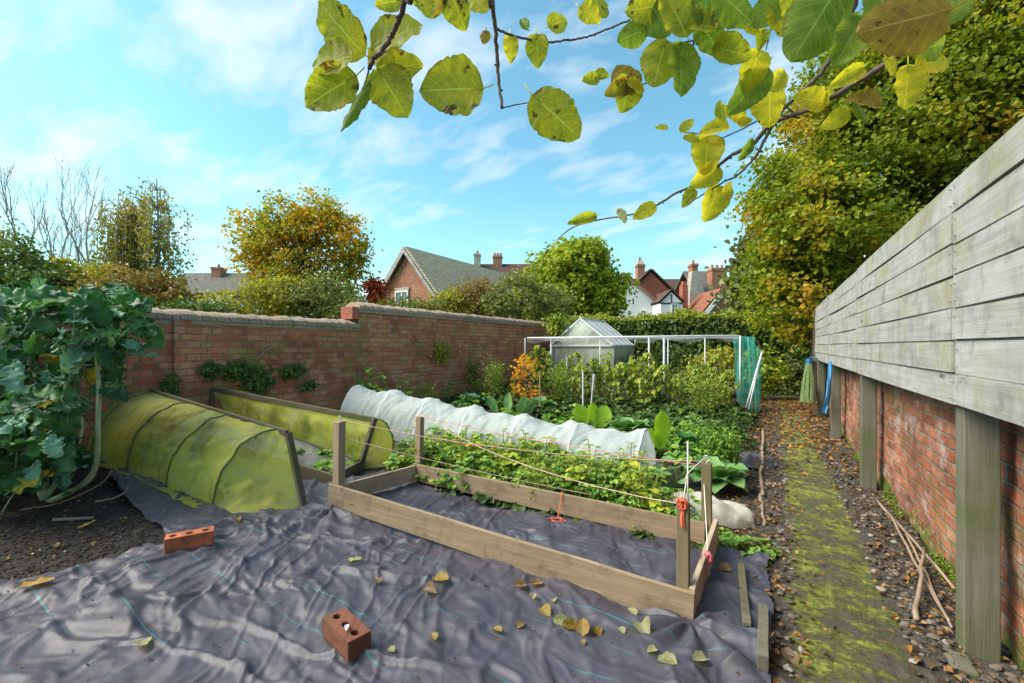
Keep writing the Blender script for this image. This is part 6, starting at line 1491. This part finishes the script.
flatbeam((763, 626), (763, 683), .04, .06, M['fpost'], 'edging_post', 'mossy short edging post at the bottom right edge of the sheet', 'edging', .075)
def log(a, b, r_, lab):
    p, q = G(*a), G(*b); p[2] = q[2] = .035; m = MB(); pts = [p + (q - p) * i / 9 + rng.normal(size=3) * .008 for i in range(10)]; tube(m, pts, np.linspace(r_, r_ * .75, 10), 7); tag(m.build('edging_branch', M['cane'], smooth=True), lab, 'branch')
log((763, 431), (761, 500), .02, 'crooked pale branch edging the left side of the path'); log((761, 497), (764, 530), .014, 'short mossy branch continuing the path edging towards the camera')
p = G(757, 470); m = MB(); beam(m, p - [0, 0, .05], p + [0, 0, .14], .04, .04, up=(0, 1, 0)); tag(m.build('edging_peg', M['oldwood'], bevel=.003), 'short wooden peg standing by the crooked edging branch', 'peg')
p = G(968, 640); p[2] = .05; m = MB(); box(m, (.60, 2.36, .0), (.68, 2.50, .045)); tag(m.build('mossy_stone', M['fpost'], bevel=.012), 'flat mossy stone at the foot of the nearest fence post', 'stone')
# plastic scraps
def scrap(px, py, w_, h_, mat, lab, name='plastic_scrap'):
    p = G(px, py); m = MB(); quad_surface(m, lambda U, V: np.stack([p[0] + (U - .5) * w_, p[1] + (V - .5) * h_, .03 + .05 * ridged(U * 3, V * 3, int(px)) * np.sin(U * PI) * np.sin(V * PI) + 0 * U], -1), 30, 24); tag(m.build(name, mat, smooth=True, uv=m.verts()[:, :2]), lab, 'plastic sheet')
scrap(748, 462, .55, .75, M['membrane'], 'crumpled dark plastic sheet on the soil around the sapling')
scrap(712, 425, .9, .5, M['membrane'], 'dark plastic sheet patch beyond the feathery plant left of the path')
# blue pipes and the hanging brush
t = Thing('blue_hose', 'loose blue hose hanging down between the far fence posts', 'hose', (.66, 8, 0))
m = MB()
for k in range(4):
    o = rng.normal() * .02
    def fp(px, py, Xp): a = math.atan((px - 512) / F) - TH; Yp = Xp / math.tan(a); d = -Xp * s_ + Yp * c_; return P(px, py, d)
    tube(m, smooth_path([fp(829 + k * .7, 362, .64), fp(828 + k * .8, 380, .63 - o), fp(826 + k, 400, .62 + o), fp(822 + k * 1.2, 414, .60)], 5), .011, 6)
t.part('hose', m, M['blue'], smooth=True)
m = MB(); tube(m, smooth_path([fp(812, 358, .64), fp(806, 362, .62), fp(802, 372, .60), fp(801, 390, .60)], 5), .012, 6); tube(m, smooth_path([fp(817, 358, .63), fp(808, 360, .61), fp(803, 380, .6)], 5), .01, 6)
tag(m.build('blue_hose', M['blue'], smooth=True), 'blue hose looped at the far end of the fence above the green bundle', 'hose')
p = fp(808, 400, .52); t = Thing('green_bundle', 'green bristly bundle leaning against the last fence post', 'bundle', p); m = MB()
top = fp(809, 364, .56); bot = fp(807, 402, .50)
for k in range(260):
    a = rng.uniform(0, 6.28); rr = math.sqrt(rng.random()); w0, w1 = .05, .11; q0 = top + np.array([math.cos(a), math.sin(a), 0]) * w0 * rr; q1 = bot + np.array([math.cos(a), math.sin(a), 0]) * w1 * rr; tube(m, [q0, (q0 + q1) / 2 + rng.normal(size=3) * .01, q1], .005, 3, cap=False)
t.part('bristles', m, mat_plain('olive_bristle', (.10, .15, .04), .8, .4, 40)); m = MB(); tube(m, [top - [0, 0, .02], top + [0, 0, .1]], .05, 8); t.part('tie', m, M['blue'])
